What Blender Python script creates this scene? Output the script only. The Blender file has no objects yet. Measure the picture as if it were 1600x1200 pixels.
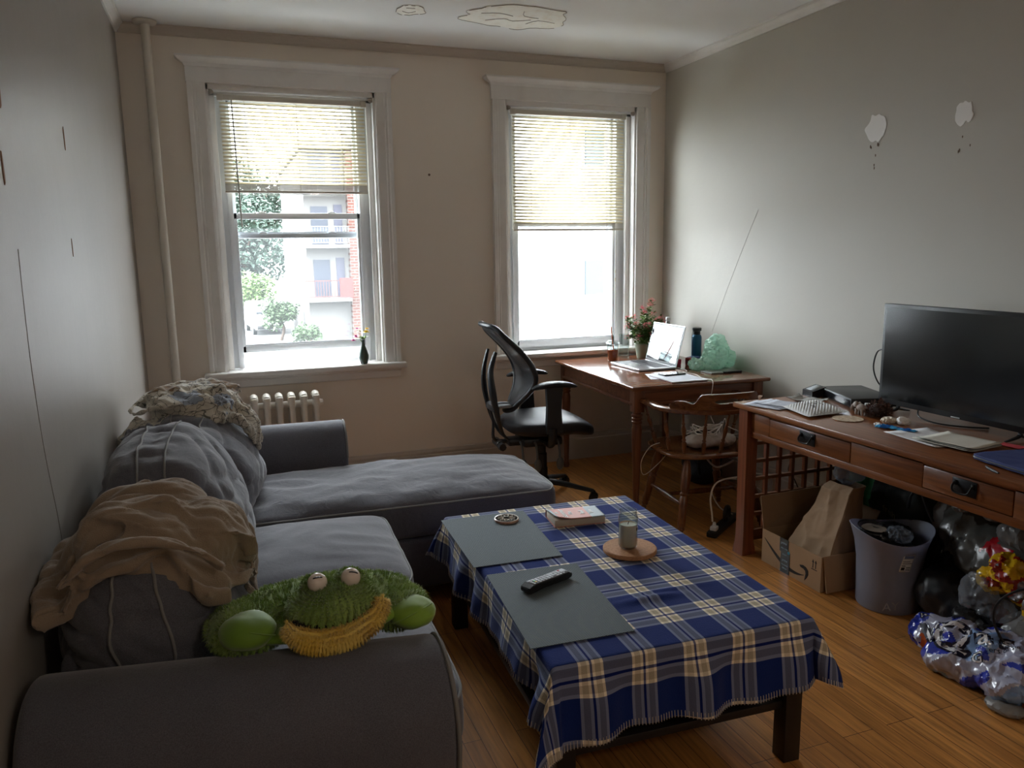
import bpy, bmesh, math, random
from mathutils import Vector, Matrix, noise
from mathutils.bvhtree import BVHTree
random.seed(7)
SC = bpy.context.scene
COL = SC.collection
# ---------------------------------------------------------------- camera
cam_d = bpy.data.cameras.new('camera'); cam = bpy.data.objects.new('camera', cam_d); COL.objects.link(cam)
YAW, PITCH, ROLL, FPX = 0.3557, -0.1709, -0.0149, 1208.55
_f = Vector((math.sin(YAW)*math.cos(PITCH), math.cos(YAW)*math.cos(PITCH), math.sin(PITCH)))
_r = Vector((math.cos(YAW), -math.sin(YAW), 0)); _u = _r.cross(_f)
_r2 = _r*math.cos(ROLL) + _u*math.sin(ROLL); _u2 = -_r*math.sin(ROLL) + _u*math.cos(ROLL)
cam.matrix_world = Matrix(((_r2.x,_u2.x,-_f.x,0),(_r2.y,_u2.y,-_f.y,0),(_r2.z,_u2.z,-_f.z,1.5),(0,0,0,1)))
cam_d.sensor_fit = 'HORIZONTAL'; cam_d.sensor_width = 36; cam_d.lens = FPX/1600*36; cam_d.clip_start = .05; cam_d.clip_end = 600
SC.camera = cam
# ---------------------------------------------------------------- world: overcast sky, exposure
world = bpy.data.worlds.new('overcast_sky'); SC.world = world; world.use_nodes = True
wn = world.node_tree; wn.nodes.clear()
wo = wn.nodes.new('ShaderNodeOutputWorld'); wb = wn.nodes.new('ShaderNodeBackground')
wtc = wn.nodes.new('ShaderNodeTexCoord'); wsep = wn.nodes.new('ShaderNodeSeparateXYZ'); wr = wn.nodes.new('ShaderNodeValToRGB')
wr.color_ramp.elements[0].position = .0; wr.color_ramp.elements[0].color = (.80,.88,.94,1)
wr.color_ramp.elements[1].position = .7; wr.color_ramp.elements[1].color = (.92,.96,1,1)
wn.links.new(wtc.outputs['Generated'], wsep.inputs[0]); wn.links.new(wsep.outputs['Z'], wr.inputs[0])
wn.links.new(wr.outputs[0], wb.inputs[0]); wb.inputs[1].default_value = 14.0
wn.links.new(wb.outputs[0], wo.inputs[0])
SC.view_settings.view_transform = 'Standard'; SC.view_settings.look = 'None'; SC.view_settings.gamma = 1
SC.view_settings.use_curve_mapping = False
SC.view_settings.exposure = 0.85
SC.cycles.use_denoising = True
SC.cycles.max_bounces = 10; SC.cycles.diffuse_bounces = 6; SC.cycles.glossy_bounces = 5
SC.cycles.transmission_bounces = 8; SC.cycles.transparent_max_bounces = 24
SC.cycles.sample_clamp_indirect = 12; SC.cycles.caustics_reflective = False; SC.cycles.caustics_refractive = False
lp = bpy.data.lights.new('rear_fill_light', 'POINT'); lp.energy = 8; lp.color = (1,.88,.76); lp.shadow_soft_size = .09  # added warm fill from behind the camera, not a known lamp of the room
lpo = bpy.data.objects.new('rear_fill_light', lp); COL.objects.link(lpo); lpo.location = (1.3, -.9, 2.36)
# room measures (metres)
XL, XR, D, HC, YB = -.4417, 3.0312, 4.9646, 2.757, -1.6
WIN = [(-.0013, .9672), (1.8229, 2.797)]
ZS, ZH = .80, 2.467
for i, (a, b) in enumerate(WIN):      # portals guide the sky's rays through the windows; they emit nothing
    ld = bpy.data.lights.new('sky_portal', 'AREA'); ld.shape = 'RECTANGLE'; ld.size = b-a; ld.size_y = ZH-ZS
    ld.cycles.is_portal = True
    lo = bpy.data.objects.new('sky_portal', ld); COL.objects.link(lo)
    lo.location = ((a+b)/2, D+.30, (ZS+ZH)/2); lo.rotation_euler = (-math.pi/2, 0, 0)
# ---------------------------------------------------------------- helpers
def lerp(a, b, t): return a+(b-a)*t
def sm(t): t = max(0, min(1, t)); return t*t*(3-2*t)
def nz(x, y, z, s=1): return noise.noise(Vector((x*s, y*s, z*s)))
def fbm(p, o=4): return noise.fractal(p, 1.0, 2.0, o)
MATS = {}
def mat(name, col, rough=.6, metal=0, spec=.5, bump=None, var=None, sheen=0, coat=0, trans=0, ior=1.45, alpha=1, emit=None, subs=0, aniso=None, sheenr=.5):
    if name in MATS: return MATS[name]
    m = bpy.data.materials.new(name); m.use_nodes = True; MATS[name] = m
    n = m.node_tree.nodes; L = m.node_tree.links; b = n['Principled BSDF']
    b.inputs['Base Color'].default_value = (*col, 1); b.inputs['Roughness'].default_value = rough
    b.inputs['Metallic'].default_value = metal; b.inputs['Specular IOR Level'].default_value = spec
    b.inputs['Sheen Weight'].default_value = sheen; b.inputs['Sheen Roughness'].default_value = sheenr
    b.inputs['Coat Weight'].default_value = coat; b.inputs['Coat Roughness'].default_value = .12
    b.inputs['Transmission Weight'].default_value = trans; b.inputs['IOR'].default_value = ior
    b.inputs['Alpha'].default_value = alpha
    if subs: b.inputs['Subsurface Weight'].default_value = subs
    if emit: b.inputs['Emission Color'].default_value = (*emit[0],1); b.inputs['Emission Strength'].default_value = emit[1]
    tc = n.new('ShaderNodeTexCoord'); mp = n.new('ShaderNodeMapping'); L.new(tc.outputs['Object'], mp.inputs[0])
    if aniso: mp.inputs['Scale'].default_value = aniso
    if var:   # (scale, colour2, lo, hi)
        t = n.new('ShaderNodeTexNoise'); t.inputs['Scale'].default_value = var[0]; t.inputs['Detail'].default_value = 6
        L.new(mp.outputs[0], t.inputs[0]); r = n.new('ShaderNodeValToRGB'); L.new(t.outputs[0], r.inputs[0])
        r.color_ramp.elements[0].position = var[2]; r.color_ramp.elements[1].position = var[3]
        r.color_ramp.elements[0].color = (*col,1); r.color_ramp.elements[1].color = (*var[1],1)
        L.new(r.outputs[0], b.inputs['Base Color'])
    if bump:
        t = n.new('ShaderNodeTexNoise'); t.inputs['Scale'].default_value = bump[0]; t.inputs['Detail'].default_value = 5
        L.new(mp.outputs[0], t.inputs[0]); bb = n.new('ShaderNodeBump'); bb.inputs['Strength'].default_value = bump[1]
        bb.inputs['Distance'].default_value = bump[2] if len(bump) > 2 else .002
        L.new(t.outputs[0], bb.inputs['Height']); L.new(bb.outputs[0], b.inputs['Normal'])
    return m
def N(m, typ, **kw):
    nd = m.node_tree.nodes.new(typ)
    for k, v in kw.items(): setattr(nd, k, v)
    return nd
def LK(m, a, b): m.node_tree.links.new(a, b)
def mth(m, op, a, b=None, c=None):
    nd = N(m, 'ShaderNodeMath', operation=op)
    for i, v in enumerate((a, b, c)):
        if v is None: continue
        if isinstance(v, (int, float)): nd.inputs[i].default_value = v
        else: LK(m, v, nd.inputs[i])
    return nd.outputs[0]
def mixc(m, f, a, b, blend='MIX'):
    nd = N(m, 'ShaderNodeMix', data_type='RGBA', blend_type=blend)
    for i, v in ((0, f), (6, a), (7, b)):
        if isinstance(v, (int, float)): nd.inputs[i].default_value = v
        elif isinstance(v, tuple): nd.inputs[i].default_value = (*v, 1)
        else: LK(m, v, nd.inputs[i])
    return nd.outputs[2]

class B:
    """collects geometry; every call appends to one bmesh"""
    def __init__(s): s.bm = bmesh.new(); s.M = Matrix.Identity(4); s.uv = None
    def mesh(s, vs, fs, uvs=None, mi=0):
        V = [s.bm.verts.new(s.M @ Vector(v)) for v in vs]
        if uvs is not None and s.uv is None: s.uv = s.bm.loops.layers.uv.new('UVMap')
        for f in fs:
            try: F = s.bm.faces.new([V[i] for i in f])
            except ValueError: continue
            F.material_index = mi
            if uvs is not None:
                for l, i in zip(F.loops, f): l[s.uv].uv = uvs[i]
        return s
    def box(s, x0, x1, y0, y1, z0, z1, bev=0, mi=0, seg=2):
        t = bmesh.new(); bmesh.ops.create_cube(t, size=1)
        for v in t.verts: v.co = Vector((lerp(x0,x1,v.co.x+.5), lerp(y0,y1,v.co.y+.5), lerp(z0,z1,v.co.z+.5)))
        if bev > 0: bmesh.ops.bevel(t, geom=list(t.edges), offset=bev, segments=seg, affect='EDGES', profile=.5)
        return s.add(t, mi)
    def add(s, t, mi=0):
        t.verts.index_update(); vs = [v.co.copy() for v in t.verts]; fs = [[v.index for v in f.verts] for f in t.faces]
        t.free(); return s.mesh(vs, fs, mi=mi)
    def cyl(s, p0, p1, r0, r1=None, seg=20, cap=True, mi=0):
        r1 = r0 if r1 is None else r1; p0, p1 = Vector(p0), Vector(p1); d = (p1-p0).normalized()
        q = d.to_track_quat('Z', 'Y'); vs = []; fs = []
        for p, r in ((p0, r0), (p1, r1)):
            for k in range(seg):
                a = 2*math.pi*k/seg; vs.append(p + q @ Vector((r*math.cos(a), r*math.sin(a), 0)))
        for k in range(seg): fs.append((k, (k+1)%seg, seg+(k+1)%seg, seg+k))
        if cap: fs.append(tuple(range(seg))[::-1]); fs.append(tuple(range(seg, 2*seg)))
        return s.mesh(vs, fs, mi=mi)
    def lathe(s, prof, p0=(0,0,0), p1=None, seg=24, mi=0):
        """prof: list of (r, h) with h in metres along p0->p1 (or up)"""
        p0 = Vector(p0); d = Vector((0,0,1)) if p1 is None else (Vector(p1)-p0).normalized(); q = d.to_track_quat('Z','Y')
        vs = []; fs = []; n = len(prof)
        for r, h in prof:
            for k in range(seg):
                a = 2*math.pi*k/seg; vs.append(p0 + q @ Vector((r*math.cos(a), r*math.sin(a), h)))
        for i in range(n-1):
            for k in range(seg):
                fs.append((i*seg+k, i*seg+(k+1)%seg, (i+1)*seg+(k+1)%seg, (i+1)*seg+k))
        if prof[0][0] > 1e-5: fs.append(tuple(range(seg))[::-1])
        if prof[-1][0] > 1e-5: fs.append(tuple(range((n-1)*seg, n*seg)))
        return s.mesh(vs, fs, mi=mi)
    def tube(s, pts, r, seg=8, sub=6, cap=True, closed=False, mi=0, flat=1):
        P = [Vector(p) for p in pts]
        R = r if isinstance(r, (list, tuple)) else [r]*len(P)
        if sub > 1 and len(P) > 2: P, R = catmull(P, R, sub, closed)
        n = len(P); vs = []; fs = []; up = None
        for i, p in enumerate(P):
            a = P[(i-1) % n] if (closed or i > 0) else p; c = P[(i+1) % n] if (closed or i < n-1) else p
            t = (c-a); t = t.normalized() if t.length > 1e-9 else Vector((0,0,1))
            if up is None:
                up = Vector((0,0,1)) if abs(t.z) < .9 else Vector((1,0,0))
            side = t.cross(up)
            if side.length < 1e-6: side = t.cross(Vector((.3,1,.2)))
            side.normalize(); up = side.cross(t).normalized()
            for k in range(seg):
                an = 2*math.pi*k/seg; vs.append(p + side*math.cos(an)*R[i] + up*math.sin(an)*R[i]*flat)
        for i in range(n if closed else n-1):
            j = (i+1) % n
            for k in range(seg): fs.append((i*seg+k, i*seg+(k+1)%seg, j*seg+(k+1)%seg, j*seg+k))
        if cap and not closed: fs.append(tuple(range(seg))[::-1]); fs.append(tuple(range((n-1)*seg, n*seg)))
        return s.mesh(vs, fs, mi=mi)
    def prism(s, poly, axis, a, b, mi=0):
        """polygon extruded along axis 'x','y','z' from a to b; poly in the other two coords in order"""
        def P(u, v, w): return {'x': (w,u,v), 'y': (u,w,v), 'z': (u,v,w)}[axis]
        n = len(poly); vs = [P(u,v,a) for u,v in poly]+[P(u,v,b) for u,v in poly]
        fs = [tuple(range(n)), tuple(range(n,2*n))[::-1]]+[(i, n+i, n+(i+1)%n, (i+1)%n) for i in range(n)]
        return s.mesh(vs, fs, mi=mi)
    def grid(s, fn, nu, nv, uv=True, mi=0, closeu=False):
        vs = []; uvs = []
        for j in range(nv+1):
            for i in range(nu+1):
                r = fn(i/nu, j/nv); vs.append(r[:3]); uvs.append(r[3:5] if len(r) > 3 else (i/nu, j/nv))
        fs = [(j*(nu+1)+i, j*(nu+1)+i+1, (j+1)*(nu+1)+i+1, (j+1)*(nu+1)+i) for j in range(nv) for i in range(nu)]
        return s.mesh(vs, fs, uvs if uv else None, mi)
    def sphere(s, c, r, u=20, v=12, fn=None, mi=0):
        c = Vector(c); r = r if isinstance(r, (tuple, list)) else (r,r,r); vs = [c+Vector((0,0,-r[2]))]; fs = []
        for j in range(1, v):
            ph = -math.pi/2+math.pi*j/v
            for i in range(u):
                a = 2*math.pi*i/u; vs.append(c+Vector((r[0]*math.cos(a)*math.cos(ph), r[1]*math.sin(a)*math.cos(ph), r[2]*math.sin(ph))))
        vs.append(c+Vector((0,0,r[2])))
        for i in range(u): fs.append((0, 1+(i+1)%u, 1+i)); fs.append((len(vs)-1, 1+(v-2)*u+i, 1+(v-2)*u+(i+1)%u))
        for j in range(v-2):
            for i in range(u): fs.append((1+j*u+i, 1+j*u+(i+1)%u, 1+(j+1)*u+(i+1)%u, 1+(j+1)*u+i))
        if fn: vs = [fn(Vector(p)) for p in vs]
        return s.mesh(vs, fs, mi=mi)
def catmull(P, R, sub, closed=False):
    n = len(P); out = []; ro = []
    for i in range(n if closed else n-1):
        p0 = P[(i-1)%n] if (closed or i > 0) else P[0]; p1 = P[i]; p2 = P[(i+1)%n]; p3 = P[(i+2)%n] if (closed or i+2 < n) else P[-1]
        for k in range(sub):
            t = k/sub
            out.append(.5*((2*p1)+(-p0+p2)*t+(2*p0-5*p1+4*p2-p3)*t*t+(-p0+3*p1-3*p2+p3)*t**3)); ro.append(lerp(R[i], R[(i+1)%n], t))
    if not closed: out.append(P[-1].copy()); ro.append(R[-1])
    return out, ro
def root_loc(o):
    v = Vector((0,0,0))
    while o is not None: v += o.location; o = o.parent
    return v
def obj(name, b, m, parent=None, local=False, smooth=True, ang=38, solid=0, label=None, cat=None, group=None, kind=None, sub=0):
    bm = b.bm if isinstance(b, B) else b
    bmesh.ops.recalc_face_normals(bm, faces=bm.faces) if (isinstance(b, B) and not getattr(b, 'keep', False)) else None
    off = Vector((0,0,0))
    if parent is not None: off = Vector((0,0,0)) if local else root_loc(parent)
    elif not local and bm.verts:
        xs = [v.co for v in bm.verts]; mn = [min(c[i] for c in xs) for i in range(3)]; mx = [max(c[i] for c in xs) for i in range(3)]
        off = Vector(((mn[0]+mx[0])/2, (mn[1]+mx[1])/2, mn[2]))
    for v in bm.verts: v.co -= off
    me = bpy.data.meshes.new(name); bm.to_mesh(me); bm.free()
    for p in me.polygons: p.use_smooth = smooth
    if smooth: me.set_sharp_from_angle(angle=math.radians(ang))
    for x in (m if isinstance(m, (list, tuple)) else [m]): me.materials.append(x)
    o = bpy.data.objects.new(name, me); COL.objects.link(o)
    if parent is not None: o.parent = parent
    else: o.location = off
    if solid: md = o.modifiers.new('thickness', 'SOLIDIFY'); md.thickness = solid; md.offset = 0
    if sub: md = o.modifiers.new('subdivision', 'SUBSURF'); md.levels = sub; md.render_levels = sub
    return tag(o, label, cat, group, kind)
def tag(o, label=None, cat=None, group=None, kind=None):
    if label: o['label'] = label
    if cat: o['category'] = cat
    if group: o['group'] = group
    if kind: o['kind'] = kind
    return o
def thing(name, label=None, cat=None, loc=(0,0,0), rz=0, group=None, kind=None):
    o = bpy.data.objects.new(name, None); COL.objects.link(o); o.location = loc; o.rotation_euler = (0,0,rz); o.empty_display_size = .05
    return tag(o, label, cat, group, kind)
def copy_tree(o, parent=None):
    c = o.copy(); COL.objects.link(c)
    if parent is not None: c.parent = parent
    for ch in [x for x in COL.objects if x.parent == o]: copy_tree(ch, c)
    return c
def text_mesh(b, s, size, M, depth=.0004, bold=0, mi=0, bvh=None, dirn=None, lift=.001, align='CENTER', fn=None):
    """lettering as thin mesh. M places the text plane (x right, y up, z out). bvh/dirn: drop it on to a surface"""
    cu = bpy.data.curves.new('lettering', 'FONT'); cu.body = s; cu.size = size; cu.align_x = align; cu.align_y = 'CENTER'
    cu.extrude = depth; cu.offset = bold; cu.resolution_u = 3
    to = bpy.data.objects.new('lettering', cu); me = to.to_mesh()
    t = bmesh.new(); t.from_mesh(me); to.to_mesh_clear(); bpy.data.objects.remove(to); bpy.data.curves.remove(cu)
    if bvh is not None: bmesh.ops.subdivide_edges(t, edges=[e for e in t.edges if e.calc_length() > size*.15], cuts=2); bmesh.ops.triangulate(t, faces=t.faces)
    for v in t.verts: v.tag = False
    for v in t.verts:
        p = M @ v.co
        if fn: p = fn(v.co)
        if bvh is not None:
            h = bvh.ray_cast(p - dirn*.3, dirn, 1.0)
            if h[0] is not None: p = h[0] - dirn*lift
            else: v.tag = True
        v.co = p
    bmesh.ops.delete(t, geom=[v for v in t.verts if v.tag], context='VERTS')
    b.add(t, mi); return b
def frame_m(o, x, y):
    x = Vector(x).normalized(); y = Vector(y).normalized(); z = x.cross(y); o = Vector(o)
    return Matrix(((x.x,y.x,z.x,o.x),(x.y,y.y,z.y,o.y),(x.z,y.z,z.z,o.z),(0,0,0,1)))
def bvh_of(bm): return BVHTree.FromBMesh(bm)
# ---------------------------------------------------------------- materials
def wall_mat(name, col, rough, spec, blot):
    m = mat(name, col, rough, spec=spec); b = m.node_tree.nodes['Principled BSDF']
    tc = N(m,'ShaderNodeTexCoord')
    t = N(m,'ShaderNodeTexNoise'); t.inputs['Scale'].default_value = 1.6; t.inputs['Detail'].default_value = 5; LK(m, tc.outputs['Object'], t.inputs[0])
    c = mixc(m, t.outputs[0], tuple(x*(1-blot) for x in col), tuple(x*(1+blot) for x in col)); LK(m, c, b.inputs['Base Color'])
    t2 = N(m,'ShaderNodeTexNoise'); t2.inputs['Scale'].default_value = 5; t2.inputs['Detail'].default_value = 8; LK(m, tc.outputs['Object'], t2.inputs[0])
    t3 = N(m,'ShaderNodeTexNoise'); t3.inputs['Scale'].default_value = 260; LK(m, tc.outputs['Object'], t3.inputs[0])
    bp = N(m,'ShaderNodeBump'); bp.inputs['Strength'].default_value = .5; bp.inputs['Distance'].default_value = .006; LK(m, t2.outputs[0], bp.inputs['Height'])
    b2 = N(m,'ShaderNodeBump'); b2.inputs['Strength'].default_value = .12; b2.inputs['Distance'].default_value = .001; LK(m, t3.outputs[0], b2.inputs['Height']); LK(m, bp.outputs[0], b2.inputs['Normal'])
    LK(m, b2.outputs[0], b.inputs['Normal']); return m
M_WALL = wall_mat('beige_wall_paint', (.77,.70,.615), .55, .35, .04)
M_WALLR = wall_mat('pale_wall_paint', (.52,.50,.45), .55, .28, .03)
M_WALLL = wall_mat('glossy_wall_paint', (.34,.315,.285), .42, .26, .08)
M_CEIL = mat('ceiling_paint', (.82,.82,.81), .7, var=(1.3,(.76,.75,.72),.4,.8), bump=(30,.1,.002))
M_WHITE = mat('white_gloss_trim', (.74,.72,.69), .35, bump=(60,.08,.001), var=(9,(.66,.63,.59),.5,.85))
M_SASH = mat('white_vinyl_sash', (.74,.77,.80), .35)
M_STEEL = mat('brushed_steel', (.6,.6,.6), .3, metal=1)
M_BLACK = mat('black_plastic', (.012,.012,.013), .38)
M_WCORD = mat('white_cord', (.7,.69,.66), .5)

def floor_mat():
    m = mat('oak_strip_floor', (.4,.2,.08), .3); b = m.node_tree.nodes['Principled BSDF']
    tc = N(m,'ShaderNodeTexCoord'); mp = N(m,'ShaderNodeMapping'); mp.inputs['Rotation'].default_value = (0,0,math.pi/2)
    LK(m, tc.outputs['Object'], mp.inputs[0])
    br = N(m,'ShaderNodeTexBrick'); br.offset = .37; br.offset_frequency = 3; br.squash = 1
    for k, v in (('Scale',1),('Mortar Size',.0011),('Mortar Smooth',.2),('Bias',0),('Brick Width',1.1),('Row Height',.058)): br.inputs[k].default_value = v
    br.inputs['Color1'].default_value = (.60,.275,.075,1); br.inputs['Color2'].default_value = (.45,.195,.050,1); br.inputs['Mortar'].default_value = (.05,.018,.006,1)
    LK(m, mp.outputs[0], br.inputs[0])
    mg = N(m,'ShaderNodeMapping'); mg.inputs['Scale'].default_value = (26,1.6,1); LK(m, tc.outputs['Object'], mg.inputs[0])
    g = N(m,'ShaderNodeTexNoise'); g.inputs['Scale'].default_value = 3; g.inputs['Detail'].default_value = 8; g.inputs['Distortion'].default_value = .6; LK(m, mg.outputs[0], g.inputs[0])
    rr = N(m,'ShaderNodeValToRGB'); rr.color_ramp.elements[0].position=.3; rr.color_ramp.elements[0].color=(.62,.60,.58,1); rr.color_ramp.elements[1].position=.7; rr.color_ramp.elements[1].color=(1.15,1.12,1.1,1); LK(m, g.outputs[0], rr.inputs[0])
    c = mixc(m, 1.0, br.outputs[0], rr.outputs[0], 'MULTIPLY'); LK(m, c, b.inputs['Base Color'])
    w = N(m,'ShaderNodeTexNoise'); w.inputs['Scale'].default_value = 2.2; w.inputs['Detail'].default_value=6; LK(m, tc.outputs['Object'], w.inputs[0])
    LK(m, mth(m,'MULTIPLY_ADD', w.outputs[0], .25, .2), b.inputs['Roughness'])
    bp = N(m,'ShaderNodeBump'); bp.inputs['Strength'].default_value=.35; bp.inputs['Distance'].default_value=.0012
    LK(m, mth(m,'SUBTRACT', g.outputs[0], mth(m,'MULTIPLY', br.outputs['Fac'], 3)), bp.inputs['Height']); LK(m, bp.outputs[0], b.inputs['Normal'])
    return m
def wood_mat(name, c1, c2, rough=.35, axis='y', scale=1., coat=.0, spec=.5):
    m = mat(name, c1, rough, coat=coat, spec=spec); b = m.node_tree.nodes['Principled BSDF']
    tc = N(m,'ShaderNodeTexCoord'); mp = N(m,'ShaderNodeMapping')
    mp.inputs['Scale'].default_value = {'x': (1.5,30,30), 'y': (30,1.5,30), 'z': (30,30,1.5)}[axis]
    LK(m, tc.outputs['Object'], mp.inputs[0])
    g = N(m,'ShaderNodeTexNoise'); g.inputs['Scale'].default_value = 1.4*scale; g.inputs['Detail'].default_value = 9; g.inputs['Distortion'].default_value = 1.2; LK(m, mp.outputs[0], g.inputs[0])
    r = N(m,'ShaderNodeValToRGB'); r.color_ramp.elements[0].position=.32; r.color_ramp.elements[0].color=(*c2,1); r.color_ramp.elements[1].position=.66; r.color_ramp.elements[1].color=(*c1,1)
    LK(m, g.outputs[0], r.inputs[0]); LK(m, r.outputs[0], b.inputs['Base Color'])
    bp = N(m,'ShaderNodeBump'); bp.inputs['Strength'].default_value=.15; bp.inputs['Distance'].default_value=.001; LK(m, g.outputs[0], bp.inputs['Height']); LK(m, bp.outputs[0], b.inputs['Normal'])
    return m
M_FLOOR = floor_mat()
def glass_mat(name, tint=(1,1,1), rough=0, refl=1):
    """thin clear pane: see-through with a mirror component by angle"""
    m = bpy.data.materials.new(name); m.use_nodes = True; nt = m.node_tree; nt.nodes.clear(); MATS[name] = m
    o = nt.nodes.new('ShaderNodeOutputMaterial'); mx = nt.nodes.new('ShaderNodeMixShader'); t = nt.nodes.new('ShaderNodeBsdfTransparent'); g = nt.nodes.new('ShaderNodeBsdfGlossy')
    t.inputs[0].default_value = (*tint,1); g.inputs['Roughness'].default_value = rough; lw = nt.nodes.new('ShaderNodeLayerWeight'); lw.inputs[0].default_value = .5; pw = nt.nodes.new('ShaderNodeMath'); pw.operation = 'POWER'; pw.inputs[1].default_value = 3
    ma = nt.nodes.new('ShaderNodeMath'); ma.operation = 'MULTIPLY_ADD'; ma.inputs[1].default_value = .85; ma.inputs[2].default_value = .04
    nt.links.new(lw.outputs['Facing'], pw.inputs[0]); nt.links.new(pw.outputs[0], ma.inputs[0]); nt.links.new(ma.outputs[0], mx.inputs[0]); nt.links.new(t.outputs[0], mx.inputs[1]); nt.links.new(g.outputs[0], mx.inputs[2]); nt.links.new(mx.outputs[0], o.inputs[0])
    return m
M_PANE = glass_mat('window_glass', (.97,.98,.98))
M_CLEAR = glass_mat('clear_glass', (.86,.89,.89), .02, 2)
def haze_mat():  # faint diffuse veil, added to wash out the view like glare
    m = bpy.data.materials.new('haze_screen'); m.use_nodes = True; nt = m.node_tree; nt.nodes.clear()
    o = nt.nodes.new('ShaderNodeOutputMaterial'); mx = nt.nodes.new('ShaderNodeMixShader'); t = nt.nodes.new('ShaderNodeBsdfTransparent'); d = nt.nodes.new('ShaderNodeBsdfDiffuse'); tl = nt.nodes.new('ShaderNodeBsdfTranslucent'); a = nt.nodes.new('ShaderNodeMixShader')
    d.inputs[0].default_value = (.6,.62,.65,1); tl.inputs[0].default_value = (.75,.78,.8,1); a.inputs[0].default_value = .8; mx.inputs[0].default_value = .018
    nt.links.new(d.outputs[0], a.inputs[1]); nt.links.new(tl.outputs[0], a.inputs[2]); nt.links.new(t.outputs[0], mx.inputs[1]); nt.links.new(a.outputs[0], mx.inputs[2]); nt.links.new(mx.outputs[0], o.inputs[0])
    return m
M_HAZE = haze_mat()
# ================================================================ ROOM SHELL
def struct(name, b, m, **k): return obj(name, b, m, kind='structure', **k)
struct('floor', B().box(XL-.15, XR+.15, YB-.15, D+.15, -.12, 0), M_FLOOR, smooth=False)
struct('ceiling', B().box(XL-.15, XR+.15, YB-.15, D+.15, HC, HC+.12), M_CEIL, smooth=False)
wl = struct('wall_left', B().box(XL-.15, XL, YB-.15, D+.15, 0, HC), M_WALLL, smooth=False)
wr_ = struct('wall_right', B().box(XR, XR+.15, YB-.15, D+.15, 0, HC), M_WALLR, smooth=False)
struct('wall_rear', B().box(XL-.15, XR+.15, YB-.15, YB, 0, HC), M_WALL, smooth=False)
b = B(); TW = .22
xs = [XL-.0, WIN[0][0], WIN[0][1], WIN[1][0], WIN[1][1], XR+.0]
b.box(xs[0], xs[1], D, D+TW, 0, HC); b.box(xs[2], xs[3], D, D+TW, 0, HC); b.box(xs[4], xs[5], D, D+TW, 0, HC)
for a, c in WIN: b.box(a, c, D, D+TW, 0, ZS-.02); b.box(a, c, D, D+TW, ZH, HC)
struct('wall_back', b, M_WALL, smooth=False)
# peeling plaster on the ceiling, patches and marks on the right wall
M_PEEL = mat('bare_plaster', (.90,.88,.80), .85, var=(18,(.78,.70,.58),.5,.8), bump=(80,.3,.003))
M_CRACK = mat('crack_line', (.16,.11,.08), .9)
M_PATCH = mat('white_spackle', (.88,.87,.85), .8, bump=(50,.3,.002))
def blob(cx, cy, rx, ry, seed, n=40, am=.3):
    return [(cx+rx*math.cos(a)*(1+am*nz(math.cos(a)*1.6, math.sin(a)*1.6, seed)), cy+ry*math.sin(a)*(1+am*nz(math.cos(a)*1.9, math.sin(a)*1.9, seed+9))) for a in [2*math.pi*k/n for k in range(n)]]
def ceil_patch(cx, cy, rx, ry, seed, am, cracks):
    t = thing('peeling_plaster', None, None, (cx, cy, HC-.008), kind='structure')
    poly = blob(cx, cy, rx, ry, seed, 64, am)
    b = B(); b.prism(poly, 'z', HC-.004, HC+.002); obj('plaster_flake', b, M_PEEL, t, smooth=False)
    b = B(); b.prism([(lerp(cx,u,1.0), lerp(cy,v,1.0)) for u,v in poly], 'z', HC-.0015, HC+.001)
    c = B(); k0 = int(len(poly)*.50)
    for k in range(0, len(poly)):
        if nz(k*.35, seed, 0) > -.18 : 
            p, q = poly[k], poly[(k+1)%len(poly)]; c.tube([(p[0],p[1],HC-.005),(q[0],q[1],HC-.005)], .0012, 5, 1)
    for pts in cracks: c.tube([(cx+x*rx, cy+y*ry, HC-.005) for x,y in pts], .0014, 5, 3)
    obj('crack', c, M_CRACK, t); b.bm.free()
ceil_patch(1.62, 4.20, .30, .19, 3, .55, [[(-.5,.5),(-.2,.2),(0,.35),(.3,.1)],[(.0,-.6),(.1,-.2),(.4,-.1)],[(-.7,-.1),(-.4,-.25),(-.1,-.1)],[(.3,.5),(.45,.1),(.8,.2)]])
ceil_patch(1.04, 4.25, .075, .085, 11, .35, [[(-.5,.3),(0,.5),(.4,.1)],[(-.4,-.4),(.2,-.5)]])
def wall_patch(y, z, ry, rz_, seed, specks):
    t = thing('spackle_patch', None, None, (XR, y, z-rz_), kind='structure')
    b = B(); b.prism(blob(y, z, ry, rz_, seed, 44, .42), 'x', XR-.003, XR+.001); obj('spackle', b, M_PATCH, t, smooth=False)
    c = B()
    for (dy, dz, s) in specks:
        c.prism([(y+dy+s*.5*math.cos(a)*(1+.3*math.sin(a*3)), z+dz+s*1.3*math.sin(a)) for a in [k*math.pi/4 for k in range(8)]], 'x', XR-.0015, XR+.001)
    obj('screw_hole', c, M_CRACK, t, smooth=False)
wall_patch(3.03, 2.06, .060, .062, 4, [(.035,-.085,.006),(.03,-.09,.005),(-.01,-.08,.007),(-.016,-.083,.006),(.0,-.13,.005),(.005,-.175,.005),(.003,-.19,.005)])
wall_patch(2.555, 2.053, .043, .050, 21, [(.0,-.10,.004),(.01,-.155,.006),(.015,-.16,.005),(-.04,-.14,.004)])
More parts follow.
